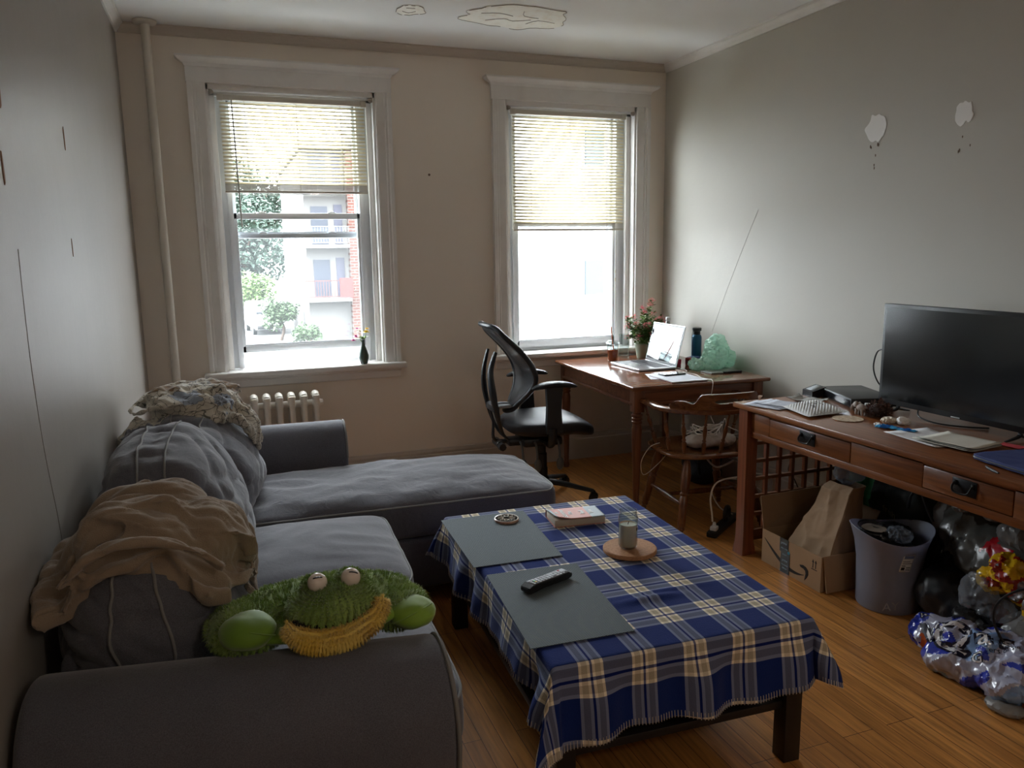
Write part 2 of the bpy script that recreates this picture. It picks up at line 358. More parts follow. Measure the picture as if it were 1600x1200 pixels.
# long thin cracks
b = B(); b.tube([(XR-.0005, 3.9+.0, 1.72),(XR-.0005,4.03,1.5),(XR-.0005,4.2,1.2),(XR-.0005,4.33,.95)], .0009, 4, 4); struct('trim_7', b, mat('hairline', (.34,.31,.27), .9))
b = B(); b.tube([(XL+.0002, 2.14, 1.52),(XL+.0002,2.13,1.26),(XL+.0002,2.16,1.03),(XL+.0002,2.23,.80),(XL+.0002,2.24,.6)], .0009, 4, 5)
struct('trim_8', b, mat('seam_line', (.26,.23,.20), .8))
M_RUST = mat('exposed_brown_patch', (.22,.10,.04), .8)
b = B()
for (y, z, ry, rz_, s) in ((2.135,1.885,.016,.045,3),(2.09,1.70,.008,.035,8),(2.95,1.88,.007,.035,5),(2.88,1.53,.004,.028,7)): b.prism(blob(y, z, ry, rz_, s, 26, .4), 'x', XL+.0015, XL-.001)
struct('trim_9', b, M_RUST, smooth=False)
# small nail hole between the windows
b = B(); b.cyl((1.30, D-.002, 1.985), (1.30, D+.001, 1.985), .008, .006, 10); struct('trim_10', b, M_CRACK)
# crown moulding: back, right, left
CP = [(0,0),(0,-.048),(.010,-.048),(.014,-.040),(.026,-.030),(.036,-.014),(.046,-.009),(.046,0)]
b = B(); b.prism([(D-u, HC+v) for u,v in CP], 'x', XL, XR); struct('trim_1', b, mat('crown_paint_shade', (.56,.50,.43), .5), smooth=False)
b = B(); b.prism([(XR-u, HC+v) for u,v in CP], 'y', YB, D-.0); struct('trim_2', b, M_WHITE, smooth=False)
b = B(); b.prism([(XL+u, HC+v) for u,v in CP], 'y', YB, D-.0); struct('trim_3', b, M_WHITE, smooth=False)
# baseboards
M_BASEB = mat('baseboard_paint', (.50,.44,.38), .4, bump=(40,.1,.001))
BPf = [(0,0),(.018,0),(.018,.145),(.012,.150),(.014,.165),(.009,.185),(0,.187)]
b = B(); b.prism([(D-u, v) for u,v in BPf], 'x', XL, XR); struct('baseboard_back', b, M_BASEB, smooth=False)
b = B(); b.prism([(XR-u, v) for u,v in BPf], 'y', YB, D-.018); struct('baseboard_right', b, M_BASEB, smooth=False)
b = B(); b.prism([(XL+u, v) for u,v in BPf], 'y', YB, D-.018); struct('baseboard_left', b, M_BASEB, smooth=False)
# ---------------------------------------------------------------- windows
def casing_v(x0, x1, flip):
    """moulded side casing, profile across x"""
    w = x1-x0; pr = [(0,.0),(0,.016),(.10,.020),(.55,.020),(.60,.027),(.72,.027),(.78,.034),(1,.036),(1,0)]
    if flip: pr = [(1-u, v) for u, v in pr][::-1]
    return [(x0+u*w, D-v) for u, v in pr]
def make_window(n, a, c, kind):
    wt = thing('window_%d' % n, None, None, ((a+c)/2, D, ZS), kind='structure')
    b = B(); cw = .098
    b.prism(casing_v(a-cw, a, True), 'z', ZS, ZH); b.prism(casing_v(c, c+cw, False), 'z', ZS, ZH)
    b.box(a-cw-.004, c+cw+.004, D-.026, D, ZH, ZH+.086, .001)
    obj('casing', b, M_WHITE, wt, ang=20)
    b = B(); pf = [(0,0),(.026,0),(.032,.010),(.036,.018),(.060,.030),(.072,.042),(.074,.052),(0,.052)]
    # crown cap with mitred returns
    vs = []; fs = []; z0 = ZH+.086
    for (u, v) in pf:
        vs += [(a-cw-.004-max(0,u-.026), D-u, z0+v), (c+cw+.004+max(0,u-.026), D-u, z0+v)]
    vs2 = [(x, D, z) for (x, y, z) in vs]; k = len(vs); vs += vs2; npf = len(pf)
    for i in range(npf-1):
        fs.append((2*i, 2*i+1, 2*i+3, 2*i+2)); fs.append((2*i, 2*i+2, k+2*i+2, k+2*i)); fs.append((2*i+1, k+2*i+1, k+2*i+3, 2*i+3))
    b.mesh(vs, fs); obj('head_cap', b, M_WHITE, wt, ang=20)
    b = B(); b.box(a-cw-.03, c+cw+.03, D-.085, D, ZS-.036, ZS, .010, seg=3); b.box(a+.001, c-.001, D-.01, D+.10, ZS-.036, ZS-.001); obj('window_sill', b, M_WHITE, wt)
    b = B(); b.prism([(D, ZS-.036),(D-.034,ZS-.036),(D-.034,ZS-.050),(D-.024,ZS-.058),(D-.020,ZS-.098),(D-.012,ZS-.104),(D,ZS-.104)], 'x', a-cw, c+cw); obj('apron', b, M_WHITE, wt, ang=20)
    # jamb liner with stops
    b = B(); y1 = D+TW-.002
    b.box(a, a+.012, D, y1, ZS, ZH); b.box(c-.012, c, D, y1, ZS, ZH); b.box(a, c, D, y1, ZH-.03, ZH)
    b.box(a+.012, a+.045, D+.055, D+.085, ZS, ZH-.03, .002); b.box(c-.045, c-.012, D+.055, D+.085, ZS, ZH-.03, .002); b.box(a+.012, c-.012, D+.055, D+.085, ZH-.055, ZH-.03, .002)
    obj('jamb', b, M_WHITE, wt)
    b = B()   # vinyl tracks
    for s, x0, x1 in ((1, a+.012, a+.105), (-1, c-.105, c-.012)):
        b.box(x0, x1, D+.105, y1, ZS, ZH-.03)
        b.box(x0 if s > 0 else x1-.02, x0+.02 if s > 0 else x1, D+.085, D+.105, ZS, ZH-.03)
        b.box(x1-.030 if s > 0 else x0, x1 if s > 0 else x0+.030, D+.094, D+.105, ZS, ZH-.03, .001)
    b.box(a+.105, c-.105, D+.13, y1, ZS-.015, ZS+.022, .003)
    obj('side_track', b, M_SASH, wt)
    ga, gc = a+.105, c-.105
    def sash(nm, y0, y1_, z0, z1, bot, top, sd):
        f = B(); f.box(ga-.02, ga+sd, y0, y1_, z0, z1, .003); f.box(gc-sd, gc+.02, y0, y1_, z0, z1, .003)
        f.box(ga-.01, gc+.01, y0, y1_, z0, z0+bot, .003); f.box(ga-.01, gc+.01, y0, y1_, z1-top, z1, .003)
        f.box(ga+sd-.001, gc-sd+.001, y0+.008, y0+.014, z0+bot-.001, z0+bot+.008); 
        o = obj(nm, f, M_SASH, wt)
        p = B(); p.box(ga+sd-.002, gc-sd+.002, (y0+y1_)/2-.002, (y0+y1_)/2+.002, z0+bot-.002, z1-top+.002); obj('glass_pane', p, M_PANE, o, smooth=False)
        return o
    if kind == 1:
        s1 = sash('lower_sash', D+.105, D+.135, .895, 1.748, .042, .036, .018)
        s2 = sash('upper_sash', D+.150, D+.180, 1.597, ZH-.03, .030, .05, .018)
        for x in (.27, .69):
            l = B(); l.box(x-.024, x+.024, D+.108, D+.132, 1.748, 1.754, .002); l.box(x-.012, x+.012, D+.112, D+.128, 1.754, 1.760, .002); obj('sash_lock', l, M_SASH, s1)
            l = B(); l.box(x-.024, x+.024, D+.144, D+.152, 1.618, 1.634, .002); l.box(x-.014, x+.014, D+.140, D+.150, 1.630, 1.638, .002); obj('sash_lock', l, M_SASH, s2)
    else:
        s1 = sash('lower_sash', D+.105, D+.135, ZS+.022, 1.70, .045, .036, .018)
        s2 = sash('upper_sash', D+.150, D+.180, 1.66, ZH-.03, .036, .05, .018)
    p = B(); p.box(ga-.003, gc+.003, D+.2, D+.2015, ZS+.01, 1.66); obj('haze_screen', p, M_HAZE, wt, smooth=False)  # sheet added behind the panes to haze the view outside
    return wt
make_window(1, *WIN[0], 1); make_window(2, *WIN[1], 2)
# ---------------------------------------------------------------- blinds
def slat_mat():
    m = bpy.data.materials.new('cream_blind_slat'); m.use_nodes = True; nt = m.node_tree; b = nt.nodes['Principled BSDF']; o = nt.nodes['Material Output']
    b.inputs['Base Color'].default_value = (.80,.76,.64,1); b.inputs['Roughness'].default_value = .45
    t = nt.nodes.new('ShaderNodeBsdfTranslucent'); t.inputs[0].default_value = (.86,.80,.62,1); mx = nt.nodes.new('ShaderNodeMixShader'); mx.inputs[0].default_value = .55
    nt.links.new(b.outputs[0], mx.inputs[1]); nt.links.new(t.outputs[0], mx.inputs[2]); nt.links.new(mx.outputs[0], o.inputs[0]); return m
M_SLAT = slat_mat(); M_RAILB = mat('cream_blind_rail', (.62,.58,.50), .45)
def make_blind(x0, x1, ztop, zbot, wandx, label, cords):
    t = thing('window_blind', label, 'window blind', ((x0+x1)/2, D+.03, zbot))
    yc = D+.032
    b = B(); b.box(x0-.004, x1+.004, yc-.016, yc+.016, ztop-.028, ztop, .002); b.box(x0-.012, x0+.022, yc-.019, yc+.019, ztop-.032, ztop+.004, .002); b.box(x1-.022, x1+.012, yc-.019, yc+.019, ztop-.032, ztop+.004, .002)
    obj('headrail', b, M_RAILB, t)
    stack = .050; z = ztop-.045; b = B(); pitch = .0215
    while z > zbot+stack:
        rz_ = .16*nz(z*9, x0, 0)
        tl = math.radians(36) + .1*nz(z*4, 3, x0)
        dy, dz = .0125*math.cos(tl), .0125*math.sin(tl)
        vs = []
        for k in range(5):
            s = k/2-1; cr = .0018*(1-s*s)
            for x, dd in ((x0, 0), ((x0+x1)/2, .0006), (x1, 0)): vs.append((x, yc+s*dy*1, z+s*dz+cr-dd))
        fs = [(k*3+j, k*3+j+1, k*3+j+4, k*3+j+3) for k in range(4) for j in range(2)]
        b.mesh(vs, fs); z -= pitch
    o = obj('slats', b, M_SLAT, t, solid=.0007)
    b = B()
    for k in range(9):
        zz = zbot+.016+k*.0042; j = .002*nz(k*3., 1, x0)
        b.box(x0, x1, yc-.0125+j, yc+.0125+j, zz-.0006, zz+.0012)
    obj('stacked_slats', b, mat('stacked_slat', (.50,.45,.37), .5), t, smooth=False)
    b = B(); b.box(x0-.002, x1+.002, yc-.014, yc+.014, zbot, zbot+.013, .003); obj('bottom_rail', b, M_RAILB, t)
    for x in cords:
        b = B(); b.tube([(x, yc-.0135, ztop-.03),(x, yc-.0145, (ztop+zbot)/2),(x, yc-.015, zbot),(x, yc+.015, zbot),(x, yc+.0135, ztop-.03)], .0011, 5, 1); obj('ladder_cord', b, M_RAILB, t)
    b = B()
    if wandx: b.tube([(wandx, yc-.02, ztop-.03),(wandx+.004, yc-.026, ztop-.3),(wandx+.010, yc-.022, 1.66)], .0042, 7, 4); obj('tilt_wand', b, mat('wand_plastic', (.36,.34,.30), .3), t)
    else:
        xx = x1-.075; b.tube([(xx, yc-.018, ztop-.03),(xx+.004, yc-.03, 1.7),(xx+.002, D-.004, 1.30),(xx+.003, D-.01, .90)], .0014, 5, 6); b.lathe([(.002,0),(.005,.004),(.005,.022),(.002,.028)], (xx+.002, D-.003, 1.27)); b.lathe([(.002,0),(.005,.004),(.005,.022),(.002,.028)], (xx+.002, D-.004, 1.33)); obj('pull_cord', b, M_RAILB, t)
    return t
make_blind(.068, .905, 2.415, 1.862, .135, 'cream slatted blind with tilt wand, half drawn on the left window', (.205,.50,.76))
make_blind(1.885, 2.715, 2.418, 1.630, None, 'cream slatted blind with hanging pull cord, half drawn on the right window', (2.01,2.30,2.58))
def rod(x0, x1, z, label):
    t = thing('tension_rod', label, 'rod', ((x0+x1)/2, D+.008, z))
    b = B(); b.cyl((x0+.02, D+.006, z), (x1-.02, D+.006, z), .0045, None, 10); obj('rod', b, M_WHITE, t)
    for x, s in ((x0, 1), (x1, -1)):
        b = B(); b.lathe([(.014,0),(.016,.006),(.012,.02),(.006,.026)], (x+s*.001, D+.006, z), (x+s*.1, D+.006, z), 14); obj('end_socket', b, mat('rod_end', (.3,.26,.22), .5), t)
rod(WIN[0][0]+.014, WIN[0][1]-.014, 2.424, 'thin white tension rod across the top of the left window')
rod(WIN[1][0]+.014, WIN[1][1]-.014, 2.424, 'thin white tension rod across the top of the right window')
# ---------------------------------------------------------------- heating pipe, radiator
t = thing('steam_pipe', 'beige painted steam pipe rising from floor to ceiling in the left corner', 'pipe', (-.283, D-.10, 0))
M_PIPE = mat('pipe_paint', (.60,.55,.47), .4, bump=(30,.1,.001))
obj('pipe', B().cyl((-.283, D-.10, 0), (-.283, D-.10, HC-.002), .0235, None, 24), M_PIPE, t)
obj('escutcheon', B().lathe([(.03,0),(.055,.004),(.062,.012),(.062,.018)], (-.283, D-.10, HC-.021), None, 28), M_PIPE, t)
t = thing('radiator', 'white cast iron radiator with six ribs below the left window', 'radiator', (.32, D-.17, 0))
M_RAD = mat('radiator_enamel', (.70,.66,.58), .35, bump=(25,.15,.001))
x0 = .135; dx = .0715; yr = D-.17
for k in range(6):
    x = x0+k*dx; b = B()
    for yy in (-.055, 0, .055):
        b.cyl((x, yr+yy, .11), (x, yr+yy, .585), .0165, None, 12, False)
    b.tube([(x, yr-.055, .09),(x, yr-.055, .60),(x, yr-.045, .64),(x, yr, .652),(x, yr+.045, .64),(x, yr+.055, .60),(x, yr+.055, .09)], [.017,.018,.023,.024,.023,.018,.017], 12, 5)
    b.sphere((x, yr, .60), (.026,.07,.034), 16, 10); b.sphere((x, yr, .10), (.026,.07,.03), 16, 10)
    if k in (0, 5): 
        for s in (-1, 1): b.tube([(x, yr+s*.05, .1),(x, yr+s*.06, .05),(x, yr+s*.062, 0.0)], [.02,.014,.018], 10, 4)
    obj('radiator_section', b, M_RAD, t)
b = B(); b.cyl((x0-.03, yr, .10), (x0+5*dx+.03, yr, .10), .021, None, 14); obj('header_pipe', b, M_RAD, t)
b = B(); b.cyl((x0-.03, yr, .60), (x0+5*dx+.03, yr, .60), .021, None, 14); b.lathe([(.018,0),(.018,.012),(.012,.018)], (x0+5*dx+.03, yr, .60), (x0+5*dx+.1, yr, .60), 6)
obj('header_pipe', b, M_RAD, t)

t = thing('fill_light_fixture', 'made-up white pendant fixture for the fill light behind the camera', 'ceiling lamp', (1.3, -.9, HC-.36))  # unseen fixture, invented to carry the added fill light
obj('fill_fixture_base', B().lathe([(.14,0),(.15,.01),(.15,.03)], (1.3,-.9,HC-.031)), M_WHITE, t)
obj('fill_fixture_stem', B().lathe([(.022,0),(.024,.05),(.006,.06),(.006,.335)], (1.3,-.9,HC-.36)), M_WHITE, t)
# ================================================================ SOFA
def fabric_mat(name, c1, c2, scale=900, rough=.9, wr=.5):
    m = mat(name, c1, rough, spec=.2, sheen=.35, sheenr=.45); b = m.node_tree.nodes['Principled BSDF']
    tc = N(m,'ShaderNodeTexCoord'); mp = N(m,'ShaderNodeMapping'); LK(m, tc.outputs['Object'], mp.inputs[0])
    t = N(m,'ShaderNodeTexNoise'); t.inputs['Scale'].default_value = scale*.5; t.inputs['Detail'].default_value = 2; LK(m, mp.outputs[0], t.inputs[0])
    t2 = N(m,'ShaderNodeTexNoise'); t2.inputs['Scale'].default_value = 4; t2.inputs['Detail'].default_value = 6; LK(m, mp.outputs[0], t2.inputs[0])
    f = mth(m,'ADD', mth(m,'MULTIPLY', t.outputs[0], .7), mth(m,'MULTIPLY', t2.outputs[0], .3))
    r = N(m,'ShaderNodeValToRGB'); r.color_ramp.elements[0].position=.35; r.color_ramp.elements[0].color=(*c2,1); r.color_ramp.elements[1].position=.65; r.color_ramp.elements[1].color=(*c1,1); LK(m, f, r.inputs[0]); LK(m, r.outputs[0], b.inputs['Base Color'])
    w = N(m,'ShaderNodeTexNoise'); w.inputs['Scale'].default_value = 14; w.inputs['Detail'].default_value = 4; w.inputs['Distortion'].default_value = 1.2; LK(m, mp.outputs[0], w.inputs[0])
    b1 = N(m,'ShaderNodeBump'); b1.inputs['Strength'].default_value=wr; b1.inputs['Distance'].default_value=.008; LK(m, w.outputs[0], b1.inputs['Height'])
    b2 = N(m,'ShaderNodeBump'); b2.inputs['Strength'].default_value=.4; b2.inputs['Distance'].default_value=.0012; LK(m, t.outputs[0], b2.inputs['Height']); LK(m, b1.outputs[0], b2.inputs['Normal']); LK(m, b2.outputs[0], b.inputs['Normal'])
    return m
M_SOFA = fabric_mat('grey_sofa_weave', (.155,.155,.18), (.092,.092,.108), wr=.22)
M_SOFAD = fabric_mat('grey_sofa_cushion', (.152,.152,.175), (.092,.092,.107), wr=.55)
M_PIPING = mat('sofa_piping', (.22,.215,.21), .8)
SO = Vector((-.435, 1.36, 0)); SRZ = -.04
SM = Matrix.Translation(SO) @ Matrix.Rotation(SRZ, 4, 'Z')
sofa = thing('sofa', 'grey fabric corner sofa with chaise along the left wall', 'sofa', SO, SRZ)
support = bmesh.new()     # world copy of the sofa's surfaces, for laying blankets on
def sup(bm):
    bm.verts.index_update(); V = [support.verts.new(SM @ v.co) for v in bm.verts]
    for f in bm.faces:
        try: support.faces.new([V[v.index] for v in f.verts])
        except ValueError: pass
def part(name, b, m=None, **k): 
    bmesh.ops.recalc_face_normals(b.bm, faces=b.bm.faces); sup(b.bm); return obj(name, b, m or M_SOFA, sofa, local=True, **k)
def pipe(parent, pts, r=.0045, closed=False, m=None):
    b = B(); b.tube(pts, r, 7, 3, closed=closed); return obj('piping', b, m or M_PIPING, parent, local=True)
# plinth and chaise base
b = B(); b.box(.03, .865, .04, 2.70, .06, .29, .015); part('base', b)
b = B(); b.box(.60, 1.70, 1.765, 2.44, .07, .29, .02, seg=3); part('chaise_base', b)
for x, y in ((.09,.09),(.80,.09),(.09,2.66),(1.62,1.84),(1.62,2.38),(.80,2.62)):
    b = B(); b.cyl((x,y,0),(x,y,.075),.022,.026,16); obj('foot', b, M_BLACK, sofa, local=True)
# back frame
def loft_prism(poly, axis, a, c, bev, seg=3):
    b = B(); b.prism(poly, axis, a, c); bm = b.bm
    bmesh.ops.recalc_face_normals(bm, faces=bm.faces)
    es = [e for e in bm.edges if len(e.link_faces)==2 and any(len(f.verts) > 5 for f in e.link_faces)]
    bmesh.ops.bevel(bm, geom=es, offset=bev, segments=seg, affect='EDGES', profile=.5); return b
def arc(cx, cz, r, a0, a1, n, ry=None): return [(cx+r*math.cos(math.radians(lerp(a0,a1,k/n))), cz+(ry or r)*math.sin(math.radians(lerp(a0,a1,k/n)))) for k in range(n+1)]
part('back_frame', loft_prism([(.02,.06)]+[(.24,.06),(.24,.58)]+arc(.13,.59,.11,0,180,12,.09)+[(.02,.58)], 'y', .46, 2.73, .02))
# rolled arms (profile in local y,z)
def arm(name, mir, y0, y1, X1):
    w = y1-y0
    pr = [(.030,.05),(.030,.40)]+[(.012+.0,.43),(.0,.50)]+[(w*.5-(w*.5)*math.cos(math.radians(a)), .52+.142*math.sin(math.radians(a))) for a in range(15,166,12)]+[(w,.50),(w,.05)]
    if mir: pr = [(w-u, v) for u, v in pr]
    pr = [(y0+u, v) for u, v in pr]
    b = loft_prism(pr, 'x', .0, X1, .022, 4)
    if not mir:
        for v in b.bm.verts: v.co.y += max(0, X1-.05-v.co.x)*.13
    o = part(name, b)
    pts = [(X1-.004, lerp(y0+w*.5, u, .985), lerp(.3, v, .99)) for u, v in pr[2:-1]]
    pipe(o, pts, .005)
    return o
arm('arm', False, .05, .36, .825); arm('arm', True, 2.45, 2.74, .87)
# cushions
def rbox(d, k): s = (abs(d.x)**k+abs(d.y)**k+abs(d.z)**k)**(1/k); return d/s
def cube_pts(n):
    vs = []; fs = []; idx = {}
    def vid(p):
        key = tuple(round(c*1000) for c in p)
        if key not in idx: idx[key] = len(vs); vs.append(Vector(p))
        return idx[key]
    for ax in range(3):
        for sg in (-1,1):
            for i in range(n):
                for j in range(n):
                    q = []
                    for (di,dj) in ((0,0),(1,0),(1,1),(0,1)):
                        u = -1+2*(i+di)/n; v = -1+2*(j+dj)/n; p = [0,0,0]; p[ax]=sg; p[(ax+1)%3]=u*sg; p[(ax+2)%3]=v; q.append(vid(p))
                    fs.append(q)
    return vs, fs
CV, CF = cube_pts(44)
def cushion(fn): b = B(); b.mesh([fn(rbox(v, 1) if False else v) for v in CV], CF); return b
def seat(x0, x1, y0, y1, z0, z1, crown, seed, wr, tuck=0):
    cx, cy, hx, hy = (x0+x1)/2, (y0+y1)/2, (x1-x0)/2, (y1-y0)/2
    def fn(d):
        p = rbox(d, 9); a, c, e = p.x, p.y, p.z
        X = cx+a*hx*(1+.012*(1-e*e)); Y = cy+c*hy*(1+.015*(1-e*e)); Z = lerp(z0, z1, (e+1)/2)
        if e > 0: Z += crown*e*max(0,(1-abs(a)**2.2))**.8*max(0,(1-abs(c)**2.4))**.8
        w = fbm(Vector((X*3.1, Y*3.1, seed)), 4)*wr
        r = abs(nz(X*5+2*nz(X*2,Y*2,seed), Y*7, seed+4))
        return Vector((X, Y, Z+(w-r*wr*1.3)*max(0,e)*(1-abs(c)**6)))
    return cushion(fn), fn
def seam_edge(fn, o, e=.94, only=None):
    pts = []; n = 26
    for k in range(4):
        for i in range(n):
            u = -1+2*i/n; d = [(u,-1),(1,u),(-u,1),(-1,-u)][k]; pts.append(fn(Vector((d[0], d[1], e)))+Vector((d[0]*.001, d[1]*.001, .002)))
    pipe(o, pts, .0042, True)
sb, fn = seat(.22, .93, 1.03, 1.745, .285, .445, .045, 3, .006); o = part('seat_cushion', sb, M_SOFA); seam_edge(fn, o, .80)
sb, fn = seat(.22, .915, .325, 1.02, .285, .440, .040, 8, .006); o = part('seat_cushion', sb, M_SOFA); seam_edge(fn, o, .80)
sb, fn = seat(.22, 1.73, 1.765, 2.47, .29, .455, .055, 13, .016); o = part('chaise_cushion', sb, M_SOFAD); seam_edge(fn, o, .80)
def backc(xc, tx, y0, y1, z0, z1, lean, seed, k=3.0, wr=.010, rings=(-.35,.35)):
    cy, hy, cz, hz = (y0+y1)/2, (y1-y0)/2, (z0+z1)/2, (z1-z0)/2
    def fn(d):
        p = rbox(d, k); a, c, e = p.x, p.y, p.z
        th = tx*(1-.28*sm((e+.1)/1.1))*(1+.10*(1-c*c))
        X = xc+a*th-lean*(e*.5+.5)+.015*e; Y = cy+c*hy; Z = cz+e*hz
        edge = (abs(c)**4+abs(e)**4); n = nz(Y*3, Z*22+a*2, seed)*nz(Y*2.2, Z*2.2, seed+3)
        rad = wr*edge*.8*math.sin((c*11 if abs(e) > abs(c) else e*13)*2.1+seed+3*nz(c*2,e*2,seed))
        w = wr*1.4*fbm(Vector((Y*4, Z*5+a, seed)), 4)
        cr = -wr*.9*(1-abs(nz(Y*4+Z*3, Z*9-Y*3, seed+7)))**7*2
        q = Vector((a, c*.4, e*.5)); q.normalize()
        return Vector((X, Y, Z))+q*(w+rad*.28+cr+n*wr*.6+wr*.22*math.sin(Z*150+9*nz(Y*4,Z*3,seed))*max(0,.6-abs(a))*sm((abs(e)-.1)/.4))
    b = cushion(fn); o = part('back_cushion', b, M_SOFAD)
    for rx in rings:
        pts = []
        for i in range(60):
            an = 2*math.pi*i/60; c, e = math.cos(an), math.sin(an); mx = max(abs(c), abs(e)); pts.append(fn(Vector((rx, c/mx, e/mx)))+Vector((0, .002*c, .002*e)))
        pipe(o, pts, .0036, True)
    return o
backc(.285, .215, 1.69, 2.43, .43, .87, .12, 31, rings=(-.3,.45))
backc(.245, .210, .995, 1.74, .43, .935, .11, 12, rings=(-.30,.30))
backc(.235, .195, .37, 1.01, .42, .905, .06, 22, rings=(-.35,.35))
support.normal_update(); SUPB = BVHTree.FromBMesh(support)
def ztop(x, y, d=0):
    h = SUPB.ray_cast(Vector((x,y,2)), Vector((0,0,-1)), 2); return h[0].z if h[0] is not None else d
# ================================================================ BLANKETS
def folded(name, b, m, vox, smooth, disp, label, cat, **k):
    """merge overlapping folds into one continuous cloth skin"""
    bm = b.bm; me = bpy.data.meshes.new('fold'); bm.to_mesh(me); bm.free()
    o = bpy.data.objects.new('fold', me); COL.objects.link(o)
    md = o.modifiers.new('r', 'REMESH'); md.mode = 'VOXEL'; md.voxel_size = vox; md.use_smooth_shade = True
    if smooth: md = o.modifiers.new('s', 'SMOOTH'); md.factor = .5; md.iterations = smooth
    dg = bpy.context.evaluated_depsgraph_get(); e = o.evaluated_get(dg); me2 = bpy.data.meshes.new_from_object(e)
    bpy.data.objects.remove(o); nb = B(); nb.bm.from_mesh(me2); bpy.data.meshes.remove(me2); nb.bm.normal_update()
    for v in nb.bm.verts: v.co += v.normal*disp(v.co)
    return obj(name, nb, m, None, ang=180, label=label, cat=cat, **k)
M_TAN = mat('tan_fleece', (.29,.215,.15), .95, spec=.1, sheen=.4, bump=(420,.6,.003), var=(5,(.36,.28,.205),.35,.7))
def floral_mat():
    m = mat('printed_fleece', (.5,.45,.36), .95, spec=.1, sheen=.4, bump=(350,.5,.002)); b = m.node_tree.nodes['Principled BSDF']
    tc = N(m,'ShaderNodeTexCoord'); n1 = N(m,'ShaderNodeTexNoise'); n1.inputs['Scale'].default_value = 9; LK(m, tc.outputs['Object'], n1.inputs[0])
    ad = N(m,'ShaderNodeVectorMath', operation='MULTIPLY_ADD'); ad.inputs[1].default_value = (.2,.2,.2); LK(m, n1.outputs['Color'], ad.inputs[0]); LK(m, tc.outputs['Object'], ad.inputs[2])
    v = N(m,'ShaderNodeTexVoronoi', feature='DISTANCE_TO_EDGE'); v.inputs['Scale'].default_value = 26; LK(m, ad.outputs[0], v.inputs[0])
    w = N(m,'ShaderNodeTexVoronoi'); w.inputs['Scale'].default_value = 7.5; LK(m, ad.outputs[0], w.inputs[0])
    ln = mth(m,'LESS_THAN', v.outputs['Distance'], .035)
    pt = N(m,'ShaderNodeValToRGB'); pt.color_ramp.interpolation = 'CONSTANT'
    for p, c in ((0,(.56,.51,.42)),(.42,(.56,.51,.42)),(.55,(.20,.21,.25)),(.66,(.5,.46,.38)),(.78,(.22,.13,.06)),(.84,(.33,.38,.46)),(.92,(.5,.46,.38))):
        e = pt.color_ramp.elements.new(p) if p > 0 else pt.color_ramp.elements[0]; e.color = (*c,1)
    pt.color_ramp.elements[-1].color = (.5,.46,.38,1)
    sp = N(m,'ShaderNodeSeparateColor'); LK(m, w.outputs['Color'], sp.inputs[0]); LK(m, sp.outputs[0], pt.inputs[0])
    LK(m, mixc(m, mth(m,'MULTIPLY', ln, .85), pt.outputs[0], (.07,.065,.06)), b.inputs['Base Color']); return m
M_FLORAL = floral_mat()
# tan fleece over the near cushion
b = B(); rnd = random.Random(5)
def drape_path(y0, y1, r, x0, x1, zend, n=12, hang=0, sq=.55, lift=0):
    pts = []; rs = []
    for k in range(n+1):
        t = k/n; x = lerp(x0, x1, t); y = lerp(y0, y1, t)+.016*math.sin(t*7+y0*40)
        z = max(ztop(x, y), .72)+r*.45+lift
        pts.append((x, y, z)); rs.append(r*(.75+.35*math.sin(t*5+y0*60)))
    if hang:
        lx, ly, lz = pts[-1]
        for k in range(1, 6):
            t = k/5; pts.append((lx+.045*math.sin(t*1.5)+.012, ly+.10*hang[0]*t, lerp(lz, zend, t))); rs.append(r*(.8-.45*t))
    b.tube(pts, rs, 12, 3, flat=sq)
shv = []; nX, nY = 26, 26
for lay in (.014, -.02):
    for j in range(nY+1):
        for i in range(nX+1):
            x = lerp(-.395, -.035, i/nX); y = lerp(1.77, 2.14, j/nY)+.04*(i/nX-.5)*(-1); shv.append((x+.012*nz(x*9,y*9,2), y, max(ztop(x, y), .74)+lay+.008*nz(x*7,y*12,5)))
q_ = (nX+1)*(nY+1); fsh = []
for j in range(nY):
    for i in range(nX): a_ = j*(nX+1)+i; fsh += [(a_,a_+1,a_+nX+2,a_+nX+1), (q_+a_,q_+a_+nX+1,q_+a_+nX+2,q_+a_+1)]
rim = [i for i in range(nX+1)]+[j*(nX+1)+nX for j in range(1,nY+1)]+[nY*(nX+1)+i for i in range(nX-1,-1,-1)]+[j*(nX+1) for j in range(nY-1,0,-1)]
for i in range(len(rim)): fsh.append((rim[i], q_+rim[i], q_+rim[(i+1)%len(rim)], rim[(i+1)%len(rim)]))
b.mesh(shv, fsh)
for k in range(13):
    y = 1.77+k*.030
    drape_path(y+.02, y+.02+.03*math.sin(k), .032+.008*rnd.random(), -.40+.05*rnd.random(), -.045, .6, lift=.004*rnd.random())
for k, (ya, yb, ze, xx) in enumerate(((1.98,1.96,.60,-.03),(2.04,2.02,.56,-.02),(2.10,2.05,.62,-.02),(1.93,1.90,.70,-.03),(1.88,1.84,.74,-.03))):
    drape_path(ya, yb, .030, -.36, xx, ze, hang=(.35+.1*k,))
hv = []; hn, hm_ = 14, 18
for lay in (.014, -.018):
    for j in range(hm_+1):
        for i in range(hn+1):
            t = j/hm_; y = lerp(1.87, 2.13, i/hn)+t*.06*(1 if i > hn/2 else .6); L_2 = .10+.22*max(0, 1-abs(i/hn-.78)/.75)**1.1
            hv.append((-.105+.13*math.sin(min(1, t*1.9)*1.4)+lay+.010*math.sin(i*1.9+t*3), y, .882-.03*abs(i/hn-.5)-L_2*t**1.25))
q_ = (hn+1)*(hm_+1); fsh = []
